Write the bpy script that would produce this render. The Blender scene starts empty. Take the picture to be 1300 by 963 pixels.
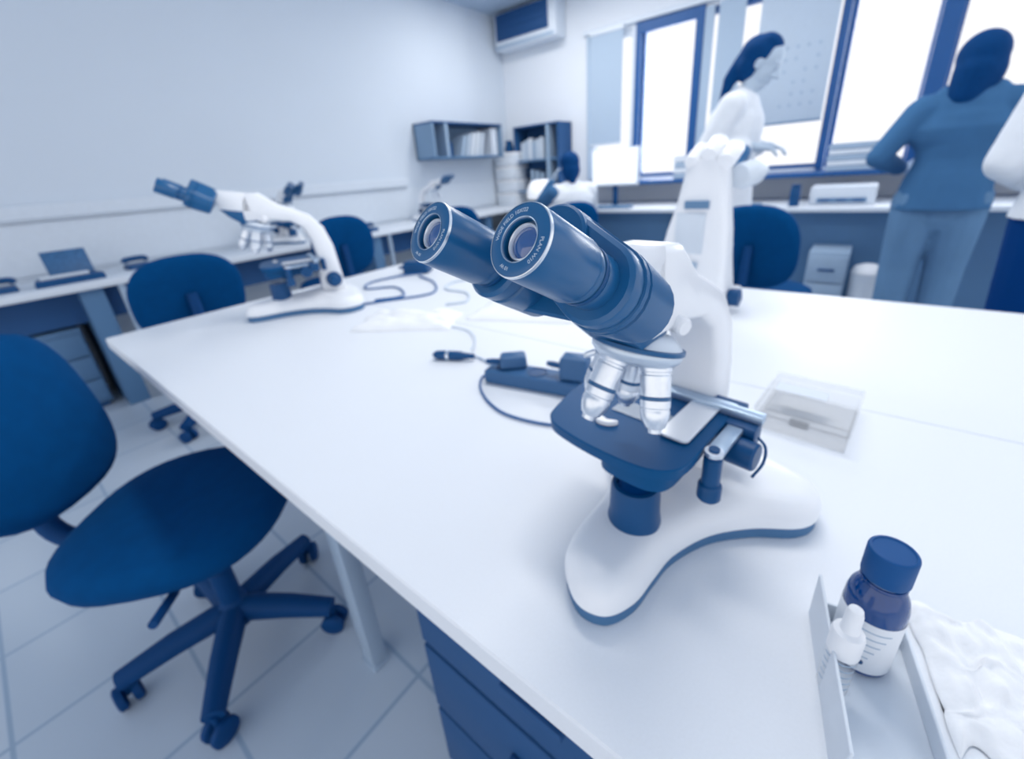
import bpy, bmesh, math, random
import numpy as np
from mathutils import Vector, Matrix, noise
random.seed(7)
R = math.radians
SC = bpy.context.scene
COL = SC.collection

# ------------------------------------------------------------------ colour / materials
def s2l(c): return c/12.92 if c <= 0.04045 else ((c+0.055)/1.055)**2.4
def duo(t):
    lo = (0, 60, 118); hi = (250, 251, 254)
    return tuple(s2l((a+(b-a)*t)/255) for a, b in zip(lo, hi))+(1,)
MATS = {}
def mat(name, t=None, col=None, rough=.5, metal=0, spec=.5, var=.04, nscale=30, bump=0, bscale=200, trans=0, coat=0, ior=1.5, alpha=1):
    if name in MATS: return MATS[name]
    m = bpy.data.materials.new(name); m.use_nodes = True
    nt = m.node_tree; b = nt.nodes['Principled BSDF']
    c = duo(t) if col is None else col
    no = nt.nodes.new('ShaderNodeTexNoise'); no.inputs['Scale'].default_value = nscale
    tc = nt.nodes.new('ShaderNodeTexCoord'); nt.links.new(tc.outputs['Object'], no.inputs['Vector'])
    mx = nt.nodes.new('ShaderNodeMix'); mx.data_type = 'RGBA'
    mx.inputs[6].default_value = tuple(max(0, x*(1-var)) for x in c[:3])+(1,)
    mx.inputs[7].default_value = tuple(min(1, x*(1+var)) for x in c[:3])+(1,)
    nt.links.new(no.outputs['Fac'], mx.inputs[0]); nt.links.new(mx.outputs[2], b.inputs['Base Color'])
    b.inputs['Roughness'].default_value = rough; b.inputs['Metallic'].default_value = metal
    b.inputs['Specular IOR Level'].default_value = spec
    b.inputs['Transmission Weight'].default_value = trans; b.inputs['IOR'].default_value = ior
    b.inputs['Coat Weight'].default_value = coat; b.inputs['Alpha'].default_value = alpha
    if bump:
        n2 = nt.nodes.new('ShaderNodeTexNoise'); n2.inputs['Scale'].default_value = bscale
        nt.links.new(tc.outputs['Object'], n2.inputs['Vector'])
        bp = nt.nodes.new('ShaderNodeBump'); bp.inputs['Strength'].default_value = bump; bp.inputs['Distance'].default_value = .002
        nt.links.new(n2.outputs['Fac'], bp.inputs['Height']); nt.links.new(bp.outputs['Normal'], b.inputs['Normal'])
    MATS[name] = m; return m
def thin_glass(name, tint, alpha=.15):
    m = bpy.data.materials.new(name); m.use_nodes = True; nt = m.node_tree; nt.nodes.clear()
    o = nt.nodes.new('ShaderNodeOutputMaterial'); tr = nt.nodes.new('ShaderNodeBsdfTransparent'); gl = nt.nodes.new('ShaderNodeBsdfGlossy')
    df = nt.nodes.new('ShaderNodeBsdfDiffuse'); df.inputs['Color'].default_value = tint
    gl.inputs['Roughness'].default_value = .08; lw = nt.nodes.new('ShaderNodeLayerWeight'); lw.inputs['Blend'].default_value = .3
    fr = nt.nodes.new('ShaderNodeMath'); fr.operation = 'POWER'; fr.inputs[1].default_value = 4; nt.links.new(lw.outputs['Facing'], fr.inputs[0])
    m1 = nt.nodes.new('ShaderNodeMixShader'); m2 = nt.nodes.new('ShaderNodeMixShader')
    m1.inputs[0].default_value = alpha
    nt.links.new(tr.outputs[0], m1.inputs[1]); nt.links.new(df.outputs[0], m1.inputs[2])
    nt.links.new(fr.outputs[0], m2.inputs[0]); nt.links.new(m1.outputs[0], m2.inputs[1]); nt.links.new(gl.outputs[0], m2.inputs[2])
    nt.links.new(m2.outputs[0], o.inputs[0]); MATS[name] = m; return m

def emis(name, t, s):
    m = bpy.data.materials.new(name); m.use_nodes = True
    b = m.node_tree.nodes['Principled BSDF']; b.inputs['Base Color'].default_value = duo(t)
    b.inputs['Emission Color'].default_value = duo(t); b.inputs['Emission Strength'].default_value = s
    MATS[name] = m; return m

DK = (0, .066, .205, 1)         # the deep blue every black thing has here
black = mat('black plastic', col=DK, rough=.38, spec=.35, bump=.15, bscale=900)
black_m = mat('black textured metal', col=(.004, .098, .26, 1), rough=.36, spec=.4, bump=.12, bscale=1500)
black_s = mat('satin black barrel', col=(.008, .105, .27, 1), rough=.28, spec=.6)
stage_m = mat('stage black', col=(0, .075, .22, 1), rough=.42, spec=.18)
fabric = mat('dark chair fabric', col=(0, .060, .20, 1), rough=.95, spec=.1, bump=.3, bscale=300, var=.12)
chairpl = mat('dark chair plastic', col=(0, .05, .18, 1), rough=.6, spec=.2)
white_e = mat('white enamel', t=.97, rough=.32, spec=.5, var=.01)
skirt_shade = mat('shaded enamel skirt', t=.30, rough=.5, spec=.3)  # mid-blue puts the shade below the base rim into the colour
grey_e = mat('pale enamel', t=.85, rough=.4)
chrome = mat('brushed chrome', t=.92, rough=.3, metal=.9, var=.10, nscale=160)
steel = mat('satin steel', t=.70, rough=.35, metal=.85, var=.06)
silver = mat('silver disc', t=.8, rough=.35, metal=.6)
ringw = mat('engraved white', t=.8, rough=.6)
lensg = mat('lens glass', col=(.0, .07, .28, 1), rough=.03, spec=1, coat=1)
lensl = mat('coated lens edge', t=.93, rough=.2, metal=.35)
tablem = mat('white laminate', t=.955, rough=.42, spec=.35, var=.03, nscale=420)
tedge = mat('laminate edge', t=.80, rough=.5)
legm = mat('pale leg metal', t=.68, rough=.45, metal=.1)
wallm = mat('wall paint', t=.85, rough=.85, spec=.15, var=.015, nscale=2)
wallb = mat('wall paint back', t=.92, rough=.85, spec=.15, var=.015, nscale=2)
ceilm = mat('ceiling paint', t=.74, rough=.9, spec=.1, var=.02, nscale=3)
trimm = mat('pale plastic trunking', t=.86, rough=.5)
benchm = mat('pale bench laminate', t=.90, rough=.5, var=.02)
panelm = mat('mid blue panel', t=.33, rough=.6, var=.08, nscale=4)
paneld = mat('dark blue panel', t=.10, rough=.6, var=.08, nscale=4)
panell = mat('pale drawer front', t=.62, rough=.55)
framem = mat('dark window frame', col=(0, .085, .29, 1), rough=.45)
blindm = mat('grey blind fabric', t=.70, rough=.9, spec=.1, var=.02)
pale = mat('pale plastic', t=.88, rough=.5)
white = mat('white paper', t=.97, rough=.7)
greyp = mat('greyed paper', t=.66, rough=.8, var=.1, nscale=40)
midp = mat('mid blue card', t=.40, rough=.7)
skin = mat('skin', t=.74, rough=.6, spec=.3)
hairm = mat('dark hair', col=(0, .046, .17, 1), rough=.75, spec=.12, var=.15, nscale=60)
coatw = mat('white coat cotton', t=.93, rough=.85, spec=.1, bump=.2, bscale=60)
scrub = mat('mid blue scrub cotton', t=.27, rough=.9, spec=.1, var=.1, nscale=9, bump=.3, bscale=40)
trou = mat('greyish trousers', t=.40, rough=.9, spec=.1, var=.12, nscale=8)
trod = mat('dark trousers', col=(0, .045, .2, 1), rough=.9, spec=.1)
cablem = mat('grey cable', t=.45, rough=.5)
cabled = mat('dark cable', col=(.0, .1, .32, 1), rough=.5)
screen = emis('lit screen', .95, .55)
glass = thin_glass('window glass', (.9, .95, 1, 1), .04)
clearp = thin_glass('clear plastic', duo(.97), .10)
slideg = thin_glass('slide glass', duo(.86), .5)
tissuem = mat('soft tissue', t=.99, rough=.95, spec=.05, bump=.5, bscale=90)
amber = mat('dark bottle glass', col=(0, .05, .22, 1), rough=.08, spec=.8)
capm = mat('ribbed dark cap', col=(0, .075, .26, 1), rough=.5, spec=.3)
labelm = mat('white label', t=.93, rough=.6)

def floor_mat():
    m = bpy.data.materials.new('tiled floor'); m.use_nodes = True; nt = m.node_tree; b = nt.nodes['Principled BSDF']
    br = nt.nodes.new('ShaderNodeTexBrick'); tc = nt.nodes.new('ShaderNodeTexCoord'); mp = nt.nodes.new('ShaderNodeMapping')
    mp.inputs['Rotation'].default_value = (0, 0, R(0))
    nt.links.new(tc.outputs['Object'], mp.inputs[0]); nt.links.new(mp.outputs[0], br.inputs['Vector'])
    br.offset = 0; br.inputs['Color1'].default_value = duo(.81); br.inputs['Color2'].default_value = duo(.78); br.inputs['Mortar'].default_value = duo(.64)
    br.inputs['Scale'].default_value = 1; br.inputs['Brick Width'].default_value = .33; br.inputs['Row Height'].default_value = .33
    br.inputs['Mortar Size'].default_value = .006; br.inputs['Mortar Smooth'].default_value = .4
    nt.links.new(br.outputs['Color'], b.inputs['Base Color']); b.inputs['Roughness'].default_value = .3
    return m

# ------------------------------------------------------------------ mesh builder
class MB:
    def __init__(s): s.v = []; s.f = []
    def add(s, vs, fs, M=None):
        n = len(s.v)
        s.v += [tuple(M @ Vector(v)) if M is not None else tuple(v) for v in vs]
        s.f += [tuple(i+n for i in f) for f in fs]; return s
    def bm(s, bm, M=None):
        bm.verts.index_update()
        s.add([v.co[:] for v in bm.verts], [[v.index for v in f.verts] for f in bm.faces], M); bm.free(); return s
    def box(s, x0, x1, y0, y1, z0, z1, bev=0, seg=2, M=None):
        b = bmesh.new(); bmesh.ops.create_cube(b, size=1)
        for v in b.verts:
            v.co = Vector(((x0+x1)/2+v.co.x*(x1-x0), (y0+y1)/2+v.co.y*(y1-y0), (z0+z1)/2+v.co.z*(z1-z0)))
        if bev: bmesh.ops.bevel(b, geom=b.edges[:], offset=bev, segments=seg, affect='EDGES', profile=.5)
        return s.bm(b, M)
    def lathe(s, prof, n=32, M=None, cap=True, a0=0, a1=2*math.pi):
        vs = []; fs = []; full = abs(a1-a0-2*math.pi) < 1e-6; k = n if full else n+1
        for r, z in prof:
            for i in range(k):
                a = a0+(a1-a0)*i/n; vs.append((r*math.cos(a), r*math.sin(a), z))
        for j in range(len(prof)-1):
            for i in range(n if full else n):
                i2 = (i+1) % k
                fs.append((j*k+i, j*k+i2, (j+1)*k+i2, (j+1)*k+i))
        if cap and full:
            if prof[0][0] > 1e-6: fs.append(tuple(range(k-1, -1, -1)))
            if prof[-1][0] > 1e-6: fs.append(tuple((len(prof)-1)*k+i for i in range(k)))
        return s.add(vs, fs, M)
    def tube(s, pts, r, n=8, M=None):
        pts = [Vector(p) for p in pts]; vs = []; fs = []; rr = r if isinstance(r, (list, tuple)) else [r]*len(pts)
        up = None
        for i, p in enumerate(pts):
            t = (pts[min(i+1, len(pts)-1)]-pts[max(i-1, 0)]).normalized()
            if up is None:
                up = Vector((0, 0, 1)) if abs(t.z) < .9 else Vector((1, 0, 0))
            a = t.cross(up).normalized(); bb = a.cross(t).normalized(); up = bb
            for k in range(n):
                q = 2*math.pi*k/n; vs.append(tuple(p+(a*math.cos(q)+bb*math.sin(q))*rr[i]))
        for i in range(len(pts)-1):
            for k in range(n): fs.append((i*n+k, i*n+(k+1) % n, (i+1)*n+(k+1) % n, (i+1)*n+k))
        fs.append(tuple(range(n-1, -1, -1))); fs.append(tuple((len(pts)-1)*n+k for k in range(n)))
        return s.add(vs, fs, M)
    def prism(s, poly, levels, M=None, cap=True):
        """poly: 2D outline; levels: list of (z, function or inset) -> stacked rings"""
        n = len(poly); vs = []; fs = []
        for z, ins in levels:
            q = inset(poly, ins) if ins else poly
            vs += [(x, y, z) for x, y in q]
        for j in range(len(levels)-1):
            for i in range(n): fs.append((j*n+i, j*n+(i+1) % n, (j+1)*n+(i+1) % n, (j+1)*n+i))
        if cap: fs.append(tuple(range(n-1, -1, -1))); fs.append(tuple((len(levels)-1)*n+i for i in range(n)))
        return s.add(vs, fs, M)
    def build(s, name, m, parent=None, smooth=True, ang=35, tri=False):
        me = bpy.data.meshes.new(name); me.from_pydata(s.v, [], s.f); me.update()
        b = bmesh.new(); b.from_mesh(me)
        bmesh.ops.recalc_face_normals(b, faces=b.faces[:])
        big = [f for f in b.faces if len(f.verts) > 4]
        if big and tri: bmesh.ops.triangulate(b, faces=big)
        b.to_mesh(me); b.free()
        if smooth:
            for p in me.polygons: p.use_smooth = True
            me.set_sharp_from_angle(angle=R(ang))
        me.materials.append(m)
        o = bpy.data.objects.new(name, me); COL.objects.link(o)
        if parent: o.parent = parent
        return o

def inset(poly, d):
    n = len(poly); out = []
    area = sum(poly[i][0]*poly[(i+1) % n][1]-poly[(i+1) % n][0]*poly[i][1] for i in range(n))
    sg = 1 if area > 0 else -1
    for i in range(n):
        p0 = Vector(poly[i-1]); p1 = Vector(poly[i]); p2 = Vector(poly[(i+1) % n])
        a = (p1-p0).normalized(); b = (p2-p1).normalized()
        na = Vector((-a.y, a.x))*sg; nb = Vector((-b.y, b.x))*sg; m = (na+nb)
        if m.length < 1e-6: m = na
        m.normalize(); k = max(.4, m.dot(na)); out.append(tuple(p1+m*d/k))
    return out
def rrect(x0, x1, y0, y1, r, n=6):
    out = []
    for cx, cy, a in ((x1-r, y1-r, 0), (x0+r, y1-r, 90), (x0+r, y0+r, 180), (x1-r, y0+r, 270)):
        for i in range(n+1):
            t = R(a+90*i/n); out.append((cx+r*math.cos(t), cy+r*math.sin(t)))
    return out
def smooth_poly(pts, k=6):
    n = len(pts); out = []
    for i in range(n):
        p0, p1, p2, p3 = [Vector(pts[(i+j-1) % n]) for j in range(4)]
        for q in range(k):
            t = q/k
            out.append(tuple(.5*((2*p1)+(-p0+p2)*t+(2*p0-5*p1+4*p2-p3)*t*t+(-p0+3*p1-3*p2+p3)*t**3)))
    return out
def spline(pts, k=8):
    P = [Vector(p) for p in pts]; P = [2*P[0]-P[1]]+P+[2*P[-1]-P[-2]]; out = []
    for i in range(1, len(P)-2):
        p0, p1, p2, p3 = P[i-1:i+3]
        for q in range(k):
            t = q/k
            out.append(.5*((2*p1)+(-p0+p2)*t+(2*p0-5*p1+4*p2-p3)*t*t+(-p0+3*p1-3*p2+p3)*t**3))
    out.append(P[-2]); return out
def hull_poly(circles, n=24):
    pts = []
    for cx, cy, r in circles:
        for i in range(n): a = 2*math.pi*i/n; pts.append((cx+r*math.cos(a), cy+r*math.sin(a)))
    pts = sorted(set((round(x, 6), round(y, 6)) for x, y in pts))
    def half(p):
        h = []
        for q in p:
            while len(h) > 1 and (h[-1][0]-h[-2][0])*(q[1]-h[-2][1])-(h[-1][1]-h[-2][1])*(q[0]-h[-2][0]) <= 0: h.pop()
            h.append(q)
        return h
    a = half(pts); b = half(pts[::-1]); return a[:-1]+b[:-1]
def axisM(p, d, xa=None):
    """matrix whose +Z runs along d, placed at p"""
    d = Vector(d).normalized()
    x = Vector(xa) if xa else (Vector((1, 0, 0)) if abs(d.x) < .9 else Vector((0, 1, 0)))
    x = (x-d*x.dot(d)).normalized(); y = d.cross(x)
    M = Matrix((x, y, d)).transposed().to_4x4(); M.translation = Vector(p); return M

def tag(o, label=None, cat=None, group=None, kind=None):
    if label: o['label'] = label
    if cat: o['category'] = cat
    if group: o['group'] = group
    if kind: o['kind'] = kind
    return o
def thing(name, loc, label, cat, rz=0, group=None, scale=1):
    o = bpy.data.objects.new(name, None); COL.objects.link(o); o.empty_display_size = .05
    o.location = loc; o.rotation_euler = (0, 0, rz); o.scale = (scale,)*3
    return tag(o, label, cat, group)
def copy_tree(o, parent=None):
    c = o.copy(); COL.objects.link(c)
    if parent: c.parent = parent
    for ch in list(o.children): copy_tree(ch, c)
    return c
def struct(o): o['kind'] = 'structure'; return o
def text_mesh(s, size, ext=.0002):
    cu = bpy.data.curves.new('t', 'FONT'); cu.body = s; cu.size = size; cu.extrude = ext; cu.align_x = 'CENTER'; cu.align_y = 'CENTER'
    o = bpy.data.objects.new('t', cu); COL.objects.link(o)
    bpy.context.view_layer.update()
    me = o.evaluated_get(bpy.context.evaluated_depsgraph_get()).to_mesh()
    d = ([v.co[:] for v in me.vertices], [tuple(p.vertices) for p in me.polygons])
    bpy.data.objects.remove(o); bpy.data.curves.remove(cu); return d

# ------------------------------------------------------------------ camera
CAMZ = 1.15
r_ = Vector((.786, .615, -.070)); f_ = Vector((-.592, .713, -.376)).normalized()
r_ = (r_-f_*r_.dot(f_)).normalized(); u_ = r_.cross(f_)
cd = bpy.data.cameras.new('camera'); cam = bpy.data.objects.new('camera', cd); COL.objects.link(cam); SC.camera = cam
M = Matrix((r_, u_, -f_)).transposed().to_4x4(); M.translation = Vector((0, 0, CAMZ)); cam.matrix_world = M
cd.sensor_width = 36; cd.lens = 535.45/1300*36; cd.shift_y = -(481.5-436)/1300; cd.clip_start = .01
cd.dof.use_dof = True; cd.dof.focus_distance = .20; cd.dof.aperture_fstop = 6.2

# ------------------------------------------------------------------ room
WX, WY, CZ = -3.82, 4.83, 2.86
X1, Y0 = 3.6, -2.6
struct(MB().box(WX-.1, X1, Y0, WY+.1, -.1, 0).build('floor', floor_mat(), smooth=False))
struct(MB().box(WX-.1, X1, Y0, WY+.1, CZ, CZ+.1).build('ceiling', ceilm, smooth=False))
struct(MB().box(WX-.1, WX, Y0, WY+.1, 0, CZ).build('wall_left', wallm, smooth=False))
# back wall with one long window band, divided
WZ0, WZ1 = 1.0, 2.40
wins = [(-2.60, -2.05), (-2.03, -1.47), (-1.43, -.36), (-.33, .22), (.30, 1.25), (1.33, 2.4)]
wb = MB()
wb.box(WX, wins[0][0], WY, WY+.18, 0, CZ).box(wins[0][0], X1, WY, WY+.18, 0, WZ0).box(wins[0][0], X1, WY, WY+.18, WZ1, CZ)
wb.box(wins[-1][1], X1, WY, WY+.18, WZ0, WZ1)
for a, b in zip(wins, wins[1:]): wb.box(a[1], b[0], WY, WY+.18, WZ0, WZ1)
struct(wb.build('wall_back', wallb, smooth=False))
for i, (a, b) in enumerate(wins):
    fw = .035
    w = MB().box(a, a+fw, WY+.02, WY+.08, WZ0, WZ1).box(b-fw, b, WY+.02, WY+.08, WZ0, WZ1).box(a+fw, b-fw, WY+.02, WY+.08, WZ0, WZ0+fw).box(a+fw, b-fw, WY+.02, WY+.08, WZ1-fw-.02, WZ1)
    wo = struct(w.build('window_%d' % (i+1), framem if i else pale, smooth=False))
    g = MB().box(a+fw, b-fw, WY+.045, WY+.05, WZ0+fw, WZ1-fw-.02).build('window_pane', glass, wo, smooth=False)
# dark posts and heads in front of the openings (mullion covers)
def mull(x0, x1, z0, z1, d=.04, m=framem, n=1):
    return struct(MB().box(x0, x1, WY-d, WY, z0, z1, .004).build('trim_%d' % n, m, smooth=False))
mull(-2.075, -2.025, 1.15, WZ1+.02, n=3); mull(-1.50, -1.425, 1.10, WZ1+.02, n=4); mull(-2.03, -1.49, WZ1-.075, WZ1+.02, n=5)
mull(-.385, -.335, .98, 2.6, n=6); mull(.20, .315, .98, 2.6, .06, n=7); mull(1.23, 1.35, .98, 2.6, .06, n=8)
mull(-2.62, -2.585, 1.0, WZ1+.02, .05, blindm, 9)
mull(-2.66, 3.4, WZ1+.03, WZ1+.075, .05, trimm, 10)
# sill shelf above the back bench
struct(MB().box(-2.62, 3.4, WY-.42, WY-.001, .94, .975, .004).build('trim_11', framem, smooth=False))
# trunking on the left wall
t = struct(MB().box(WX, WX+.05, Y0+.3, 3.05, 1.09, 1.17, .006).box(WX, WX+.035, Y0+.3, 3.05, 1.078, 1.09).build('trim_1', trimm, smooth=False))
struct(MB().box(WX, WX+.012, Y0+.3, WY, .78, 1.07).build('trim_2', trimm, smooth=False))

# blinds
def blind(x0, x1, z0, lab, ndiv=1, z1=2.44):
    t = thing('vertical_blind', ((x0+x1)/2, WY-.07, z0), lab, 'blind')
    w = (x1-x0)/ndiv; hw = (x1-x0)/2
    MB().box(-hw, hw, -.012, .012, z1-z0-.04, z1-z0, .004).build('headrail', pale, t)
    for k in range(ndiv):
        MB().box(-hw+w*k+.006, -hw+w*(k+1)-.006, -.003, .003, 0, z1-z0-.04, .001, 1).build('slat', blindm, t)
    MB().box(-hw, hw, -.006, .006, -.02, 0, .002).build('bottom_bar', pale, t)
    return t
mull(-2.12, -2.075, 1.0, WZ1, .03, trimm, 12); mull(-1.425, -1.345, 1.0, WZ1, .03, blindm, 13)
blind(-2.57, -2.19, 1.37, 'grey fabric blind panel lowered over the leftmost window beside the wall')
blind(-1.30, -1.07, 1.12, 'grey blind panel between the tall lit window and the standing woman')

# ------------------------------------------------------------------ lights / world
w = bpy.data.worlds.new('sky'); SC.world = w; w.use_nodes = True
bg = w.node_tree.nodes['Background']
bg.inputs[0].default_value = (.97, .97, 1, 1); bg.inputs[1].default_value = 1.22
def area(name, loc, size, power, col=(1, 1, 1), rot=(0, 0, 0)):
    l = bpy.data.lights.new(name, 'AREA'); l.shape = 'RECTANGLE'; l.size, l.size_y = size; l.energy = power; l.color = col
    o = bpy.data.objects.new(name, l); COL.objects.link(o); o.location = loc; o.rotation_euler = rot; return o
for i, (x, y, p) in enumerate(((-.5, 1.2, 22), (1.1, 1.2, 3), (-1.2, 3.1, 20), (.9, 3.2, 7), (-2.5, 3.7, 24))):
    area('ceiling_lamp', (x, y, CZ-.03), (1.2, .3), p, (1, .96, .905))
for i, (a, b) in enumerate(wins[1:]):
    if i == 1: continue
    area('daylight', ((a+b)/2, WY+.3, 1.75), (b-a, 1.4), 18, (.98, .99, 1), (R(90), 0, R(180)) if False else (R(-90), 0, 0))
SC.view_settings.view_transform = 'Standard'; SC.view_settings.look = 'None'; SC.view_settings.gamma = 1
SC.view_settings.use_curve_mapping = False; SC.view_settings.exposure = 0.0

# ------------------------------------------------------------------ lab tables
TX0, TX1, TY0, TY1, TS = -1.82, 2.2, .165, 1.50, .81
def lab_table(y0, y1, lab, legs, corners):
    t = thing('lab_table', ((TX0+TX1)/2, (y0+y1)/2, 0), lab, 'table'); ox, oy = (TX0+TX1)/2, (y0+y1)/2
    poly = [(x-ox, y-oy) for x, y in rrect(TX0, TX1, y0, y1, .012)]
    MB().prism(poly, [(.722, 0), (.748, 0), (.75, .002)]).build('tabletop', tablem, t)
    MB().box(TX0+.08-ox, TX1-.08-ox, y0+.10-oy, y1-.10-oy, .675, .722).build('under_frame', legm, t)
    for x, y in legs:
        MB().box(x-.025-ox, x+.025-ox, y-.02-oy, y+.02-oy, .015, .722, .004).box(x-.028-ox, x+.028-ox, y-.023-oy, y+.023-oy, 0, .015, .003).build('leg', legm, t)
    return t
lab_table(TY0, TS-.0006, 'white lab table with the sharp microscope standing on it', [(-1.72, .72), (-.78, .29), (1.2, .26), (1.2, .72)], 0)
lab_table(TS+.0006, TY1, 'white lab table behind the seam, its far edge in front of the chair', [(-1.72, .9), (-1.72, 1.4), (1.2, 1.4)], 0)

# ------------------------------------------------------------------ microscope (local: +Y away from the user, optical axis at 0,0)
def microscope(loc, az, label, group, full=True):
    T = thing('microscope', loc, label, 'microscope', az-R(90), group)
    # base
    foot = [(-.030, -.082), (0, -.102), (.027, -.095), (.040, -.066), (.041, -.03), (.043, .008), (.060, .057), (.091, .098), (.128, .130), (.139, .160), (.130, .190), (.108, .204),
            (.06, .213), (0, .218), (-.06, .213), (-.108, .204), (-.128, .190), (-.132, .165), (-.115, .13), (-.086, .09), (-.062, .05), (-.052, .01), (-.048, -.03), (-.042, -.06)]
    foot = smooth_poly(foot, 6); n = len(foot); c = (-.004, .085)
    def dist(p):
        best = 9; P = Vector(p)
        for i in range(n):
            a_ = Vector(foot[i]); e_ = Vector(foot[(i+1) % n])-a_; t_ = max(0, min(1, (P-a_).dot(e_)/e_.length_squared)); best = min(best, (P-a_-e_*t_).length)
        return best
    vs = []; fs = []; fr = [1, .992, .975, .95, .91, .85, .77, .67, .55, .42, .28, .14]
    for k in fr:
        for x, y in foot:
            px, py = c[0]+(x-c[0])*k, c[1]+(y-c[1])*k
            d = dist((px, py)) if k < 1 else 0
            h = .022+.022*math.sqrt(max(0, 1-(1-min(d/.022, 1))**2))+.013*(1-k)
            vs.append((px, py, h))
    vs += [(x, y, .0165) for x, y in foot]
    m = len(fr)
    for j in range(m-1):
        for i in range(n): fs.append((j*n+i, j*n+(i+1) % n, (j+1)*n+(i+1) % n, (j+1)*n+i))
    for i in range(n): fs.append((m*n+i, m*n+(i+1) % n, (i+1) % n, i))
    fs.append(tuple((m-1)*n+i for i in range(n))); fs.append(tuple(m*n+i for i in range(n-1, -1, -1)))
    base = MB().add(vs, fs).build('base', white_e, T, ang=80)
    MB().prism(foot, [(0, .003), (.002, .0015), (.0168, .0035)]).build('base_skirt', skirt_shade, base)
    # arm
    prof = [(.112, .045), (.112, .10), (.118, .157), (.112, .20), (.098, .238), (.070, .258), (.03, .266), (-.036, .266), (-.040, .275), (-.040, .30), (-.032, .332), (-.02, .340), (.012, .338), (.05, .306), (.082, .292), (.12, .272),
            (.150, .235), (.166, .18), (.172, .11), (.178, .045)]
    wd = .023; vs = []; fs = []; n = len(prof)
    a = MB()
    Mx = Matrix(((0, 0, 1, 0), (1, 0, 0, 0), (0, 1, 0, 0), (0, 0, 0, 1)))
    a.prism(prof, [(-wd-.004, .006), (-wd-.001, .002), (-wd+.003, 0), (wd-.003, 0), (wd+.001, .002), (wd+.004, .006)], Mx)
    arm = a.build('arm', white_e, T, ang=50, tri=True)
    MB().lathe([(0, 0), (.007, 0), (.008, .002), (.008, .016), (.0065, .018), (0, .018)], 20, axisM((.018, .012, .272), (1, -.35, -.15))).build('clamp_screw', white_e, arm)
    MB().lathe([(.0, -.032), (.018, -.032), (.021, -.030), (.021, .030), (.018, .032), (0, .032)], 28, axisM((0, .145, .085), (1, 0, 0))).build('coarse_focus_collar', grey_e, T)
    for sx in (-1, 1):
        k = MB()
        k.lathe([(.0, 0), (.020, 0), (.022, .002), (.022, .014), (.019, .016), (.013, .017), (.013, .030), (.011, .032), (0, .032)], 28, axisM((sx*.031, .145, .085), (sx, 0, 0)))
        k.build('focus_knob', black, T)
    # illuminator and condenser
    lam = MB().lathe([(.027, .046), (.0275, .050), (.0258, .060), (.0250, .090), (.0235, .094), (.0195, .0945), (.0185, .091), (0, .091)], 36).build('illuminator', black, T)
    MB().lathe([(0, .0912), (.0182, .0912), (.012, .0935), (0, .094)], 28).build('illuminator_lens', lensg, lam)
    MB().lathe([(.0, .099), (.015, .099), (.021, .105), (.021, .128), (.024, .13), (.024, .134), (0, .134)], 32, Matrix.Translation((-.012, .03, 0))).build('condenser', black, T)
    # stage
    st = smooth_poly([(-.106, .0), (-.098, -.018), (-.080, -.029), (-.03, -.036), (.02, -.034), (.044, -.022), (.052, .0), (.052, .05), (.051, .106), (.046, .112), (-.03, .112), (-.112, .110), (-.118, .104), (-.116, .05)], 4)
    stage = MB().prism(st, [(.1325, .004), (.1335, .001), (.1440, 0), (.1452, .0012)]).build('stage', stage_m, T, ang=40)
    st2 = smooth_poly([(-.025, -.024), (.004, -.028), (.030, -.024), (.041, -.005), (.04, .05), (.035, .09), (-.05, .09), (-.05, .05), (-.035, .0)], 4)
    MB().prism(st2, [(.113, .003), (.115, 0), (.1326, 0)]).build('stage_carrier', stage_m, stage, ang=40)
    MB().box(-.035, .060, .119, .130, .118, .150, .002).build('stage_bracket', black, stage)
    # mechanical holder
    MB().box(-.072, .082, .098, .1105, .1456, .1545, .001).box(-.02, .052, .110, .119, .146, .151, .001).build('slide_holder_rail', steel, stage)
    MB().prism(rrect(.010, .040, .020, .106, .006), [(.1470, .0006), (.1474, 0), (.1494, 0), (.1499, .0006)]).build('slide_holder_plate', mat('bright plate', t=.98, rough=.3, metal=.5), stage)
    MB().prism(smooth_poly([(-.052, .003), (-.044, .001), (-.035, .004), (-.030, .012), (-.036, .011), (-.041, .0085), (-.047, .0105), (-.053, .011)], 4), [(.1458, 0), (.1500, 0), (.1506, .0006)]).build('slide_finger', white_e, stage)
    # coaxial knobs under the right stage edge
    MB().lathe([(.0, .094), (.0095, .094), (.011, .096), (.011, .110), (.0100, .112), (.0085, .113), (.0085, .141), (.007, .143), (.005, .144), (.005, .152), (0, .152)], 24, Matrix.Translation((.062, .030, -.004))).build('stage_drive_knob', black, stage)
    MB().lathe([(.0, 0), (.0075, 0), (.0085, .001), (.0085, .005), (.0, .006)], 18, axisM((.062, .030, .1405), (0, 0, 1))).build('knob_collar', chrome, stage)
    MB().box(.054, .070, .028, .085, .138, .1448, .002).build('drive_arm', steel, stage)
    MB().lathe([(0, 0), (.013, 0), (.0145, .002), (.0145, .026), (.013, .028), (0, .028)], 26, axisM((.060, .075, .124), (1, -.05, 0))).box(.050, .080, .086, .1095, .122, .1452, .002).build('rack_block', black, stage)
    MB().tube(spline([(.084, .082, .142), (.0925, .078, .136), (.094, .072, .122), (.088, .066, .106)], 6), .0014, 8).build('condenser_lever', black, stage)
    # nosepiece
    Tc = Vector((.001, -.012, .252)); dn = Vector((-.05, -math.sin(R(17)), -math.cos(R(17)))).normalized()
    nose = MB().lathe([(0, -.0042), (.039, -.0042), (.0405, -.0038), (.0405, -.0006), (.0395, 0), (0, 0)], 48, axisM(Tc, dn)).build('nosepiece', black_m, T)
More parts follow.
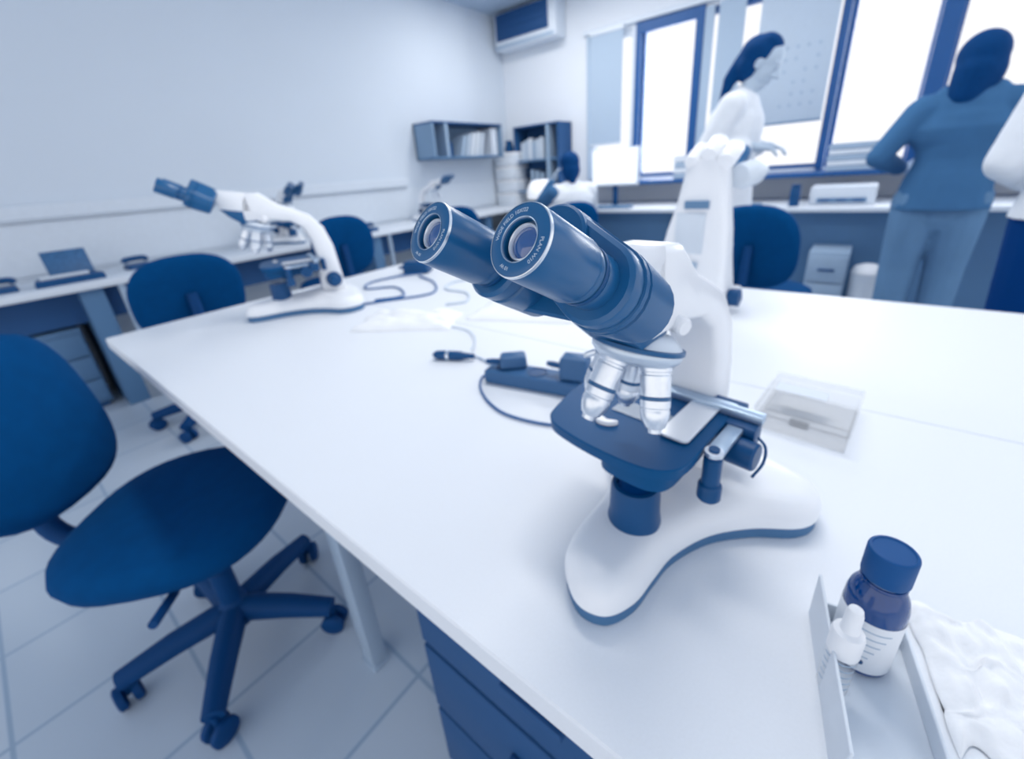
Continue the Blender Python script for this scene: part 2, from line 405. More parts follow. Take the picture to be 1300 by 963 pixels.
    MB().lathe([(0, -.014), (.026, -.014), (.034, -.009), (.0375, -.0043), (0, -.0043)], 44, axisM(Tc, dn)).build('turret_cap', grey_e, nose)
    MB().lathe([(.0385, 0), (.0392, .0015), (.0385, .0055), (.034, .0105), (.026, .013), (0, .013)], 48, axisM(Tc, dn)).build('turret_disc', silver, nose)
    MB().lathe([(0, 0), (.0028, 0), (.0032, .001), (.0032, .010), (.0022, .013), (0, .013)], 14, axisM(Tc+Vector((-.034, -.012, -.010)), (-.8, -.2, -.45))).build('turret_screw', chrome, nose)
    ex = dn.cross(Vector((0, 1, 0))).normalized()*-1; ey = dn.cross(ex).normalized()*-1
    if ey.y < 0: ey = -ey
    if ex.x < 0: ex = -ex
    for k, (ph, L) in enumerate(((-6, .95), (112, .92), (180, .8), (252, .97))):
        rad = ex*math.cos(R(ph))+ey*math.sin(R(ph))
        d = (dn*math.cos(R(14))+rad*math.sin(R(14))).normalized(); p = Tc+dn*.008+rad*.0215
        ob = MB(); l = .062*L
        ob.lathe([(0, 0), (.0128, 0), (.0128, .008*L), (.0118, .009*L), (.0118, .011*L), (.0125, .012*L), (.0125, .040*L), (.0118, .041*L), (.0118, .043*L), (.0122, .044*L), (.0115, .050*L), (.0085, .058*L), (.0060, .060*L), (.0055, .0635*L), (0, .0635*L)], 32, axisM(p, d))
        oo = ob.build('objective', chrome, T)
        MB().lathe([(.01255, .030*L), (.0127, .0302*L), (.0127, .0335*L), (.01255, .0337*L)], 32, axisM(p, d), cap=False).build('colour_ring', black_s, oo)
        MB().lathe([(0, 0), (.0040, 0), (.0036, .0005), (0, .0008)], 18, axisM(p+d*(.0635*L), d)).build('front_lens', lensg, oo)
    # head: a = direction of the tubes, away from the user
    a = Vector((0, math.cos(R(30)), -.5)); E = Vector((.0097, -.193, .3735))
    Mh = Matrix.Rotation(R(-2), 4, 'Z'); a = Mh.to_3x3() @ a; xx = Mh.to_3x3() @ Vector((1, 0, 0))
    A = axisM(E, a, xx)          # x right, z along the tube; y = z × x points down-ish
    FL = Matrix.Diagonal((1, -1, 1, 1))   # make +y up
    hr = hull_poly([(.035, 0, .0250), (.0, .0185, .0235)])
    hb = MB().prism(hr, [(.0690, .002), (.0700, .0), (.0735, 0), (.0742, .0012), (.0755, .0012), (.0762, 0), (.111, .0025), (.1145, .006)], A @ FL)
    hb.prism(hull_poly([(-.035, 0, .022), (.035, 0, .020), (0, .014, .019)]), [(.080, .002), (.082, 0), (.106, .003)], A @ FL)
    hb = hb.build('binocular_head', black_m, T, ang=30)
    MB().prism(hr, [(.0590, .0040), (.0606, .0016), (.0615, .0012), (.0690, .0012)], A @ FL).build('face_plate', black_s, hb, ang=30)
    MB().lathe([(0, .049), (.0200, .049), (.0222, .051), (.0222, .058), (.0212, .059), (.0212, .061), (.0226, .062), (.0226, .098), (.020, .104), (0, .104)], 44, A @ Matrix.Translation((-.035, 0, 0))).build('left_barrel', black_s, hb)
    MB().lathe([(0, .0560), (.0215, .0560), (.0232, .0572), (.0235, .0700), (0, .0700)], 40, A @ FL @ Matrix.Translation((0, .0185, 0))).build('pivot_cover', black_m, hb)
    hw = MB().prism([(-.092, .350), (-.086, .353), (-.02, .341), (-.015, .290), (-.084, .306)], [(-.027, .003), (-.025, 0), (.025, 0), (.027, .003)], Mx)
    hw.build('head_housing', white_e, T, ang=50, tri=True)
    MB().prism([(-.086, .306), (-.01, .294), (-.006, .266), (-.045, .265), (-.068, .284)], [(-.026, .003), (-.024, 0), (.024, 0), (.026, .003)], Mx).build('nosepiece_neck', black_m, T, ang=50, tri=True)
    for sx in (-1, 1):
        Mt = A @ Matrix.Translation((sx*.035, 0, 0))
        et = MB().lathe([(.0150, .0435), (.0155, .045), (.0155, .0640), (.0150, .066), (0, .066)], 48, Mt).build('eyepiece_tube', black_s, T)
        MB().lathe([(.0158, .0455), (.0161, .046), (.0161, .0485), (.0158, .049)], 48, Mt, cap=False).build('tube_ring', black, et)
        ey_ = MB().lathe([(.0098, .0016), (.0102, .0002), (.0108, 0), (.0158, 0), (.0168, .0005), (.0172, .0016), (.0172, .0385), (.0168, .0396), (.0162, .0400), (.0160, .0410), (.0160, .0436), (.0, .0436)], 72, Mt, cap=False).build('eyepiece', black_s, T)
        # stepped bore, pale coated rim, lens
        MB().lathe([(.0166, .0002), (.0170, .0003), (.01722, .0012), (.01725, .0016), (.0170, .0016)], 72, Mt, cap=False).build('eyecup_edge', chrome, ey_)
        MB().lathe([(.0100, .0002), (.0100, .0050), (.0085, .0055)], 64, Mt, cap=False).build('bore', black_s, ey_)
        MB().lathe([(.01045, -.0001), (.0102, -.0003), (.0099, -.0001), (.0098, .0007)], 64, Mt, cap=False).build('bore_edge', steel, ey_)
        MB().lathe([(.0086, .0030), (.0084, .0026), (.0078, .0024), (.0074, .0030), (.0072, .0044)], 64, Mt, cap=False).build('lens_rim', lensl, ey_)
        MB().lathe([(.0074, .0046), (.0060, .0038), (.0040, .0031), (.0020, .0028), (0, .0027)], 48, Mt, cap=False).build('eye_lens', lensg, ey_)
        if full:
            for s, a0, sz in (('WIDE FIELD 10X/22', 138, .0026), ('PLAN W10', -18, .0026), ('10 W', -105, .0024)):
                tv, tf = text_mesh(s, sz, .00006); vv = []
                for x, y, z in tv:
                    aa = R(a0)-x/.0132; rr = .0132+y; vv.append(tuple(Mt @ Vector((rr*math.cos(aa), -rr*math.sin(aa), -.00008-z))))
                MB().add(vv, tf).build('engraving', ringw, ey_, smooth=False)
    return T

ms = microscope((-.132, .342, .75), R(83), 'white microscope in sharp focus with black twin eyepieces and chrome objectives', 'microscopes')
def ms_copy(loc, az, label, sc=1):
    c = copy_tree(ms); c.location = loc; c.rotation_euler = (0, 0, az-R(90)); c.scale = (sc,)*3; c['label'] = label; return c
ms_copy((-1.50, .60, .75), R(69), 'blurred white microscope on the left end of the table beside the dark chairs', 1.17)
ms_copy((-3.48, 1.60, .75), R(180), 'small blurred microscope on the left wall bench, its eyepieces above the white arm', 1.15)
ms_copy((-3.45, 3.10, .75), R(200), 'small blurred microscope on the left wall bench below the book cabinet', 1.1)
tag(MB().box(-.052, .008, .034, .060, .1456, .1470, .0003, 1).build('specimen_slide', slideg), 'thin glass slide lying on the black stage under the chrome objectives', 'slide')
sl = bpy.data.objects['specimen_slide']; sl.matrix_world = Matrix.Translation((-.132, .342, .75)) @ Matrix.Rotation(R(-7), 4, 'Z')

# ------------------------------------------------------------------ tall instrument seen from behind
def tall_scope():
    T = thing('microscope', (-.33, 1.22, .75), 'tall overexposed white microscope seen from behind with a grey display strip', 'microscope')
    def ring(z, x0, x1, y0, y1, r=.02): return [(x, y, z) for x, y in rrect(x0, x1, y0, y1, r, 5)]
    lv = [(.0, -.100, .088, -.055, .19), (.03, -.104, .090, -.058, .19), (.05, -.100, .084, -.05, .10), (.15, -.092, .080, -.045, .06), (.22, -.078, .076, -.04, .05), (.29, -.058, .066, -.036, .05), (.36, -.046, .058, -.03, .06), (.395, -.040, .050, -.024, .06), (.402, -.03, .04, -.012, .05)]
    vs = []; fs = []
    for l in lv: vs += ring(*l)
    n = len(vs)//len(lv)
    for j in range(len(lv)-1):
        for i in range(n): fs.append((j*n+i, j*n+(i+1) % n, (j+1)*n+(i+1) % n, (j+1)*n+i))
    fs.append(tuple(range(n-1, -1, -1))); fs.append(tuple((len(lv)-1)*n+i for i in range(n)))
    MB().add(vs, fs).build('column', white_e, T, ang=50)
    Mp = Matrix.Rotation(R(4), 4, 'X')
    MB().box(-.045, .028, -.002, .004, 0, .105, .002, M=Matrix.Translation((-.005, -.0475, .165)) @ Matrix.Rotation(R(-4), 4, 'X')).build('label_panel', grey_e, T)
    MB().box(-.032, .028, -.003, .004, 0, .020, .001, M=Matrix.Translation((.0, -.041, .279)) @ Matrix.Rotation(R(-3), 4, 'X')).build('display', midp, T)
    MB().box(-.02, .014, -.003, .004, 0, .016, .001, M=Matrix.Translation((.0, -.0515, .128)) @ Matrix.Rotation(R(-4), 4, 'X')).build('socket', greyp, T)
    MB().lathe([(0, 0), (.02, 0), (.024, .006), (.024, .03), (0, .036)], 24, axisM((.085, .02, .04), (1, 0, 0))).build('focus_knob', black, T)
    for x, z, r in ((-.028, .398, .020), (.012, .412, .022), (.052, .396, .022)):
        MB().lathe([(0, -.03), (r*.8, -.028), (r, -.02), (r, .06), (r*.85, .07), (0, .072)], 24, axisM((x, .0, z), (0, 1, .35))).build('lamp_housing_knob', white_e, T)
    MB().lathe([(0, -.02), (.028, -.018), (.032, 0), (.032, .05), (.02, .09), (0, .09)], 28, axisM((.078, .05, .35), (.3, 1, .1))).build('binocular_head', grey_e, T)
    for sx in (0, 1):
        MB().lathe([(.017, 0), (.017, .07), (.02, .075), (.02, .11), (0, .11)], 24, axisM((-.02+sx*.06, .12, .36), (0, .86, .4))).build('eyepiece', black_s, T)
    MB().box(-.055, .055, .06, .17, .15, .163, .004).build('stage', stage_m, T)
tall_scope()

# ------------------------------------------------------------------ bottles in a tray, front right
def tray():
    T = thing('bottle_tray', (.067, .32, .75), 'pale open cardboard tray at the front right holding the bottles', 'tray', R(11))
    x0, x1, y0, y1, h, w = -.0275, .0385, -.085, .054, .050, .0022
    MB().box(x0, x1, y0, y1, 0, w).build('tray_floor', pale, T)
    for b in ((x0, x0+w, y0, y1), (x1-w, x1, y0, y1-.0), (x0+w, x1-w, y0, y0+w), (x0+w, x1-w, y1-w, y1)):
        MB().box(*b, w, h if b[1] < 0 else .020, .0005, 1).build('tray_side', pale, T)
tray()
def bottle():
    T = thing('reagent_bottle', (.0655, .346, .7527), 'round dark glass bottle with a ribbed black screw cap and white label', 'bottle'); T.scale = (.73, .73, .93)
    MB().lathe([(0, 0), (.0245, 0), (.0272, .003), (.0275, .066), (.0270, .074), (.0248, .082), (.0205, .0885), (.0172, .092), (.0165, .094), (.0165, .106), (0, .106)], 56).build('body', amber, T)
    MB().lathe([(.0277, .006), (.0280, .0065), (.0280, .0625), (.0277, .063)], 56, cap=False).build('label_sleeve', labelm, T)
    for k in range(6):
        MB().lathe([(.02805, 0), (.02825, .0004), (.02825, .0010), (.02805, .0014)], 20, Matrix.Translation((0, 0, .054-.0075*k)), cap=False, a0=R(232), a1=R(306-7*k)).build('printed_line', greyp, T)
    MB().lathe([(0, 0), (.0024, 0), (.0024, .0008), (0, .0008)], 16, axisM((.0280*math.cos(R(268)), .0280*math.sin(R(268)), .018), (math.cos(R(268)), math.sin(R(268)), 0))).build('printed_dot', black, T)
    MB().lathe([(.0170, .0930), (.0196, .0935), (.0202, .0948), (.0196, .0962), (.0172, .0968)], 48).build('glass_collar', amber, T)
    MB().lathe([(.0172, .0966), (.0180, .0968), (.0180, .0978), (.0172, .0980)], 48, cap=False).build('collar_ring', chrome, T)
    vs = []; fs = []; n = 144; prof = [(.0, .1262), (.0170, .1262), (.0176, .1270), (.0196, .1270), (.0206, .1260), (.0209, .1245), (.0209, .1000), (.0204, .0990), (.0172, .0985)]
    for j, (r, z) in enumerate(prof):
        for i in range(n):
            rr = r*(1+(.010 if (i % 2 and 5 <= j <= 6) else 0)); q = 2*math.pi*i/n; vs.append((rr*math.cos(q), rr*math.sin(q), z))
    for j in range(len(prof)-1):
        for i in range(n): fs.append((j*n+i, j*n+(i+1) % n, (j+1)*n+(i+1) % n, (j+1)*n+i))
    MB().add(vs, fs).build('screw_cap', capm, T, ang=50)
bottle()
def dropper():
    T = thing('dropper_bottle', (.0500, .306, .7527), 'small clear dropper bottle with a white cap in front of the dark bottle', 'bottle', scale=.92); T.scale = (.74, .74, 1.06)
    MB().lathe([(0, 0), (.0125, 0), (.0135, .002), (.0135, .040), (.012, .044), (.009, .045), (0, .045)], 32).build('body', clearp, T)
    for k in range(5):
        MB().lathe([(.0136, 0), (.0139, .0004), (.0139, .0010), (.0136, .0014)], 20, Matrix.Translation((0, 0, .036-.0065*k)), cap=False, a0=R(200), a1=R(330)).build('printed_line', greyp, T)
    MB().lathe([(.0138, .040), (.0142, .041), (.0142, .058), (.0130, .061), (.0085, .063), (.0078, .066), (.0074, .078), (.0060, .0825), (.003, .0845), (0, .085)], 36).build('dropper_cap', white_e, T)
dropper()
# tissue
def tissue():
    g = MB(); n = 44; vs = []; fs = []; T0 = Vector((.160, .375, .752))
    for j in range(n+1):
        for i in range(n+1):
            u, v = i/n*2-1, j/n*2-1; k = 1+.10*noise.noise(Vector((u*1.7, v*1.7, 3)))
            x = u*.050*k; y = v*.062*k+.02*noise.noise(Vector((u*2, v*2, 9)))
            e = max(0, 1-max(abs(u), abs(v))**6)
            z = e*(.010+.007*abs(noise.noise(Vector((u*3.1, v*3.1, 1))))+.005*noise.noise(Vector((u*7, v*7, 5))))
            vs.append((x, y, z))
    for j in range(n):
        for i in range(n): a = j*(n+1)+i; fs.append((a, a+1, a+n+2, a+n+1))
    m = (n+1)*(n+1)
    vs += [(x, y, -.0005) for x, y, z in vs[:m]]
    ring = [i for i in range(n)]+[j*(n+1)+n for j in range(n)]+[n*(n+1)+n-i for i in range(n)]+[(n-j)*(n+1) for j in range(n)]
    for a, b in zip(ring, ring[1:]+ring[:1]): fs.append((a, b, b+m, a+m))
    fs.append(tuple(i+m for i in ring[::-1]))
    o = g.add(vs, fs).build('tissue_pad', tissuem, ang=80); o.location = T0; o.rotation_euler = (0, 0, R(12))
    tag(o, 'rumpled white tissue pad lying right of the dark bottle', 'tissue')
tissue()
# clear box
def clear_box():
    T = thing('slide_box', (-.008, .735, .75), 'almost invisible clear plastic box lying behind the microscope on the white table', 'box', R(-5))
    x, y, h, w = .058, .070, .036, .0018
    b = MB().box(-x, x, -y, y, 0, w)
    for q in ((-x, -x+w, -y, y), (x-w, x, -y, y), (-x+w, x-w, -y, -y+w), (-x+w, x-w, y-w, y)): b.box(*q, w, h*.7)
    b.build('box_body', clearp, T, smooth=False)
    MB().box(-x-.001, x+.001, -y-.001, y+.001, h, h+w, .0006, 1).box(-x-.001, x+.001, -y-.0028, -y-.001, h*.72, h+w).box(-x-.001, x+.001, y+.001, y+.0028, h*.72, h+w).box(-x-.003, -x-.001, -y, y, h*.72, h+w).box(x+.001, x+.003, -y, y, h*.72, h+w).build('lid', clearp, T, smooth=False)
    MB().box(-.012, .012, -y-.006, -y-.003, h*.6, h*.95, .001).build('latch', clearp, T)
    MB().box(-.050, .02, .0, .030, h+w+.0002, h+w+.0008).build('printed_strip', greyp if False else pale, T, smooth=False)
clear_box()

# ------------------------------------------------------------------ table clutter
def strip():
    T = thing('power_strip', (-.405, .615, .75), 'dark power strip with plugs lying behind the microscope objectives', 'power strip', R(11))
    MB().box(-.150, .150, -.027, .027, 0, .030, .006, 3).build('body', mat('strip plastic', t=.20, rough=.5), T)
    for k in range(4):
        MB().lathe([(0, 0), (.018, 0), (.020, .0015), (.018, .0015), (.017, .0), (0, .0004)], 24, Matrix.Translation((-.11+.07*k, 0, .030))).build('socket', black, T)
    MB().box(.125, .142, -.012, .012, .030, .036, .002).build('switch', pale, T)
strip()
def plug(loc, rz, lab, tall):
    T = thing('mains_plug', loc, lab, 'plug', rz)
    h = .046 if tall else .026
    poly = rrect(-.028, .028, -.020, .020, .008)
    MB().prism(poly, [(0, .003), (.004, 0), (h-.008, .001), (h-.002, .004), (h, .008)]).build('body', mat('strip plastic', t=.20), T)
    MB().lathe([(.006, 0), (.006, .02), (.0045, .03), (0, .03)], 14, axisM((-.026, 0, h*.45), (-1, 0, .1))).build('cord_relief', black, T)
plug((-.368, .624, .7805), R(14), 'tall dark adapter plug in the power strip nearest the objectives', True)
plug((-.505, .608, .7805), R(40), 'low dark plug at the left end of the power strip', False)
def cable(pts, r, lab, m=cablem, name='cable', cat='cable'):
    o = MB().tube(spline(pts, 8), r, 8).build(name, m); tag(o, lab, cat); return o
z = .7535
cable([(-.555, .60, .758), (-.565, .575, z), (-.535, .535, z), (-.48, .50, z), (-.42, .485, z), (-.34, .50, z), (-.27, .54, z)], .0024, 'thin cable looping below the power strip towards the stage', cabled)
cable([(-.665, .645, z), (-.64, .645, z), (-.60, .635, z), (-.575, .62, z)], .0018, 'pale thin cable between the inline switch and the power strip')
cable([(-.675, .66, .762), (-.70, .70, .765), (-.745, .74, .758), (-.80, .77, z), (-.86, .77, z)], .0020, 'faint thin cable rising behind the inline switch', mat('pale cable', t=.8))
def inline():
    T = thing('inline_switch', (-.690, .612, .7615), 'dark inline cable connector with a silver ring lying left of the power strip', 'connector', R(24))
    Mz = axisM((-.052, 0, 0), (1, 0, 0))
    MB().lathe([(0, 0), (.004, .001), (.0095, .008), (.0112, .02), (.0112, .036)], 20, Mz).build('plug_half', black, T)
    MB().lathe([(.0118, .036), (.0120, .037), (.0120, .042), (.0118, .043)], 20, Mz).build('silver_ring', chrome, T)
    MB().lathe([(.0108, .043), (.0108, .070), (.0085, .078), (.0065, .092), (.0060, .104), (0, .105)], 20, Mz).build('socket_half', black, T)
inline()
cable([(-1.33, .84, z), (-1.28, .93, z), (-1.42, 1.00, z), (-1.52, .93, z), (-1.60, 1.02, z), (-1.55, 1.16, .757), (-1.50, 1.22, .757)], .004, 'dark cable coiled behind the blurred microscope foot', cabled)
cable([(-1.36, .74, z), (-1.28, .86, z), (-1.20, 1.0, z), (-1.32, 1.12, z), (-1.47, 1.17, .757)], .004, 'second dark cable curling right of the blurred microscope foot', cabled)
cable([(-1.04, .92, z), (-1.0, .98, z), (-1.08, 1.06, z), (-1.2, 1.07, z), (-1.24, 1.18, z), (-1.12, 1.26, z), (-1.0, 1.22, z)], .004, 'pale cable looping on the table below the left eyepiece', mat('pale cable', t=.8))
def adapter():
    T = thing('power_adapter', (-1.56, 1.24, .75), 'small dark adapter block at the far left table edge behind the cables', 'adapter', R(30))
    MB().prism(rrect(-.06, .06, -.04, .04, .01), [(0, .004), (.006, 0), (.045, .002), (.055, .012)]).build('body', black, T)
    MB().lathe([(.008, 0), (.008, .02), (.004, .035), (0, .035)], 12, axisM((-.058, 0, .025), (-1, 0, 0))).build('cord_relief', black, T)
adapter()
def small_dark(loc, rz, lab):
    T = thing('cable_plug', loc, lab, 'plug', rz)
    MB().box(-.035, .02, -.018, .018, 0, .03, .008, 3).build('body', black, T)
    MB().lathe([(.010, 0), (.010, .02), (.005, .04), (0, .04)], 14, axisM((.018, 0, .015), (1, 0, 0))).build('collar', chrome, T)
small_dark((-1.40, .765, .75), R(40), 'dark plug lying at the foot of the blurred microscope arm')
# plastic bag / paper in the middle of the table
def bag(loc, sx, sy, h, seed, lab, rz, m=tissuem, cat='bag', name='plastic_bag'):
    n = 26; vs = []; fs = []
    for j in range(n+1):
        for i in range(n+1):
            u, v = i/n*2-1, j/n*2-1; e = max(0, 1-max(abs(u), abs(v))**4)
            z = e*h*(.5+.7*abs(noise.noise(Vector((u*2.2+seed, v*2.2, seed)))))
            vs.append((u*sx*(1+.12*noise.noise(Vector((v*2, seed, 0)))), v*sy*(1+.12*noise.noise(Vector((u*2, 0, seed)))), z))
    for j in range(n):
        for i in range(n): a = j*(n+1)+i; fs.append((a, a+1, a+n+2, a+n+1))
    m0 = len(vs); vs += [(x, y, -.0002) for x, y, z in vs]
    ring = [i for i in range(n)]+[j*(n+1)+n for j in range(n)]+[n*(n+1)+n-i for i in range(n)]+[(n-j)*(n+1) for j in range(n)]
    for a, b in zip(ring, ring[1:]+ring[:1]): fs.append((a, b, b+m0, a+m0))
    fs.append(tuple(i+m0 for i in ring[::-1]))
    o = MB().add(vs, fs).build(name, m, ang=80); o.location = loc; o.rotation_euler = (0, 0, rz); tag(o, lab, cat); return o
bag((-1.02, .74, .7505), .15, .075, .035, 2.3, 'crumpled white plastic bag lying in the middle of the table', R(30))
bag((-.72, 1.02, .7505), .20, .12, .03, 6.1, 'white crumpled paper behind the eyepieces on the far table', R(20), cat='paper', name='crumpled_paper')

# ------------------------------------------------------------------ benches
def slabT(name, label, x0, x1, y0, y1, z0, z1, cat='bench'):
    T = thing(name, ((x0+x1)/2, (y0+y1)/2, 0), label, cat)
    hx, hy = (x1-x0)/2, (y1-y0)/2
    MB().box(-hx, hx, -hy, hy, z0, z1, .006).build('worktop', benchm, T)
    return T, (x0+x1)/2, (y0+y1)/2
LB, ox, oy = slabT('wall_bench', 'long pale workbench running along the left wall', WX+.013, -3.23, Y0+.4, WY-.001, .715, .75)
MB().box(-3.42-ox, -3.39-ox, Y0+.45-oy, 3.85-oy, .52, .714).build('apron_panel', paneld, LB)
for y in (-1.2, .33, 2.2, 3.7):
    MB().box(-3.80-ox, -3.27-ox, y-.05-oy, y+.05-oy, .0, .714, .003).build('support_panel', panelm, LB)
for y in (.46, 2.33):
    MB().tube([(-3.26-ox, y-oy, .714), (-3.26-ox, y-oy, .0)], .018, 12).build('leg', legm, LB)
BB, ox, oy = slabT('wall_bench', 'pale workbench along the window wall under the monitor', -3.229, 3.2, 3.95, WY-.001, .715, .75)
MB().box(-3.15-ox, 3.15-ox, 4.10-oy, 4.13-oy, .02, .714).build('apron_panel', panelm, BB)
for x in (-2.9, -1.3, .95, 2.4):
    MB().box(x-.02-ox, x+.02-ox, 4.0-oy, 4.75-oy, 0, .714, .003).build('support_panel', panelm, BB)
def cabinet(loc, w, d, h, lab, m, rz=0, nd=2, name='drawer_unit'):
    T = thing(name, loc, lab, 'cabinet', rz)
    MB().box(-w/2, w/2, -d/2, d/2, .03, h, .004).build('carcass', m, T)
    for k in range(nd):
        z0 = .05+(h-.07)*k/nd; z1 = .05+(h-.07)*(k+1)/nd-.012
        f = MB().box(-w/2+.01, w/2-.01, -d/2-.018, -d/2, z0, z1, .003).build('drawer', m, T)
        MB().box(-.05, .05, -d/2-.030, -d/2-.018, (z0+z1)/2-.008, (z0+z1)/2+.008, .003).build('handle', paneld, f)
    MB().box(-w/2+.02, w/2-.02, -d/2+.02, d/2-.02, 0, .03).build('plinth', paneld, T)
cabinet((-.12, 3.93, 0), .24, .34, .46, 'pale two-drawer unit under the window bench right of the dark chair', panell)
cabinet((-3.59, .02, 0), .42, .38, .50, 'mid-blue drawer unit under the left wall bench behind the foreground chair', mat('blue cabinet', t=.36, rough=.6), R(90), 3)
def bin_():
    T = thing('waste_bin', (.12, 3.86, 0), 'white rounded bin beside the pale drawer unit under the window bench', 'bin')
    MB().lathe([(0, 0), (.075, 0), (.085, .01), (.098, .30), (.102, .31), (.098, .312), (.094, .30), (.08, .02), (0, .02)], 32).build('bin_body', pale, T)
    MB().lathe([(.095, .312), (.098, .32), (.08, .355), (.04, .372), (0, .376)], 32).build('lid', white_e, T)
bin_()
cabinet((-.22, .52, 0), .50, .50, .62, 'added dark block filling the dark area under the front table edge right of the pale leg', paneld, 0, 3)  # added block with drawers, fills the dark area below the tabletop
# monitors etc. on the back bench
def monitor():
    T = thing('monitor', (-1.99, 4.20, .75), 'computer monitor with a white lit screen on the window bench', 'monitor', R(2))
    MB().lathe([(0, 0), (.10, 0), (.10, .008), (.03, .016), (0, .016)], 28).build('stand_base', black, T)
    MB().box(-.025, .025, .01, .03, .01, .30, .004).build('stand', black, T)
    MB().box(-.245, .245, -.02, .02, .200, .545, .006).build('bezel', pale, T)
    MB().box(-.228, .228, -.0225, -.019, .218, .528).build('screen', screen, T, smooth=False)
monitor()
def keyboard(loc, rz, lab):
    T = thing('keyboard', loc, lab, 'keyboard', rz)
    MB().box(-.21, .21, -.065, .065, 0, .018, .004).build('housing', mat('kbd', t=.35), T)
    k = MB()
    for r in range(5):
        for c in range(14): k.box(-.2+c*.0286+.003, -.2+(c+1)*.0286-.003, -.058+r*.0235, -.058+r*.0235+.019, .018, .025)
    k.build('keys', midp, T, smooth=False)
keyboard((-1.95, 4.03, .75), R(3), 'keyboard on the window bench below the lit monitor')
def sheet_stack(loc, w, d, n, hgt, lab, m1, group, rz=0, cat='paper stack', name='paper_stack'):
    # a pile nobody could take apart by eye: printer-like block of sheets with darker tray lines
    T = thing(name, loc, lab, cat, rz)
    for k in range(n):
        dx = random.uniform(-.008, .008)
        MB().box(-w/2+dx, w/2+dx, -d/2, d/2, hgt*k/n, hgt*(k+1)/n-.006, .003).build('bundle', m1 if k % 2 == 0 else pale, T)
        MB().box(-w/2+dx+.01, w/2+dx-.01, -d/2+.01, d/2, hgt*(k+1)/n-.006, hgt*(k+1)/n).build('divider', panelm, T)
sheet_stack((-1.31, 4.58, .9755), .36, .30, 4, .20, 'grey paper bundles stacked on the sill left of the tall microscope', greyp, '')
sheet_stack((-.12, 4.58, .9755), .32, .30, 5, .20, 'grey paper bundles stacked on the sill beside the standing person in blue', greyp, '')
def printer():
    T = thing('printer', (-.13, 4.24, .75), 'low white desktop printer on the window bench below the dark sill', 'printer')
    MB().box(-.20, .20, -.13, .13, 0, .135, .015, 3).build('housing', pale, T)
    MB().box(-.15, .15, -.142, -.12, .02, .05, .003).build('paper_tray', midp, T)
    for k in range(3): MB().box(-.13+.10*k, -.07+.10*k, -.145, -.142, .026, .042, .001).build('slot', paneld, T)
printer()
def tub(loc, r, h, lab, m):
    T = thing('jar', loc, lab, 'jar')
    MB().lathe([(0, 0), (r, 0), (r, h*.8), (r*.85, h*.85), (0, h*.85)], 24).build('body', m, T)
    MB().lathe([(r*.9, h*.85), (r*.9, h), (0, h)], 24).build('lid', black, T)
tub((-.42, 4.06, .75), .035, .16, 'dark jar on the window bench left of the printer', black)
tub((.30, 4.15, .75), .045, .10, 'dark low jar on the bench behind the person in blue', black)
tub((.60, 4.15, .75), .06, .07, 'dark low tub on the bench right of the person in blue', black)
keyboard((-.85, 4.05, .75), R(-4), 'keyboard on the window bench behind the tall white microscope')
def cover():
    T = thing('desk_lamp', (-2.82, 4.12, .75), 'bright white rounded lamp shade on a short stand above the right eyepiece', 'lamp')
    MB().lathe([(0, 0), (.07, 0), (.07, .012), (.02, .02), (.012, .03), (.012, .27), (0, .27)], 24).build('base', pale, T)
    MB().lathe([(.160, .105), (.168, .11), (.170, .17), (.150, .24), (.120, .285), (.07, .298), (0, .30)], 36).build('lamp_shade', emis('lit shade', .98, .35), T)
cover()
# left bench items
def laptop():
    T = thing('calculator', (-3.46, .27, .75), 'dark instrument with a tilted keypad on the left wall bench', 'instrument', R(90))
    MB().prism([(-.13, -.10), (.16, -.10), (.14, .10), (-.10, .10)], [(0, .002), (.004, 0), (.035, .004)]).build('base', black, T)
    MB().box(-.10, .09, -.006, .006, 0, .15, .004, M=Matrix.Translation((.05, .045, .03)) @ Matrix.Rotation(R(-25), 4, 'X')).build('keypad', mat('kp', t=.22, var=.5, nscale=60), T)
    MB().box(-.10, .10, -.07, -.02, .035, .05, .003).build('tray', pale, T)
laptop()
def ph(loc, rz, lab, w=.13):
    T = thing('telephone', loc, lab, 'telephone', rz)
    MB().prism(rrect(-w/2, w/2, -.06, .06, .02), [(0, .003), (.004, 0), (.03, .006)]).build('housing', black, T)
    MB().tube(spline([(-w*.45, .02, .04), (-w*.35, .02, .058), (w*.35, .02, .058), (w*.45, .02, .04)], 5), .016, 12).build('handset', black, T)
ph((-3.56, .62, .75), R(95), 'dark low device with a raised end on the left wall bench right of the keypad')
ph((-3.45, .02, .75), R(88), 'dark low device on the left wall bench behind the tilted keypad')
ph((-3.40, 2.25, .75), R(100), 'small dark handset device on the left wall bench behind the middle chair', .10)

# ------------------------------------------------------------------ wall cabinets, boxes, books
def shelf(name, loc, rz, w, d, h, lab, rows, dividers, m_in):
    T = thing(name, loc, lab, 'cabinet', rz)   # local: x along the wall, -y towards the room
    s = .018; c = MB()
    c.box(-w/2, w/2, -s, 0, 0, h)
    MB().box(-w/2, w/2, -d, 0, h-s, h, .002).build('top_panel', paneld, T)
    MB().box(-w/2, w/2, -d, 0, 0, s, .002).build('bottom_panel', panelm, T)
    c.build('back_panel', m_in, T, smooth=False)
    for sx in (-1, 1): MB().box(sx*(w/2)-(s if sx > 0 else 0), sx*(w/2)+(0 if sx > 0 else s), -d, 0, s, h-s, .001, 1).build('side_panel', m_in, T)
    for zz in rows: MB().box(-w/2+s, w/2-s, -d+.01, -s, zz-s/2, zz+s/2).build('shelf_board', panelm, T)
    for xx, mm in dividers: MB().box(xx-.018, xx+.018, -d, -s, s, h-s).build('upright', mm, T)
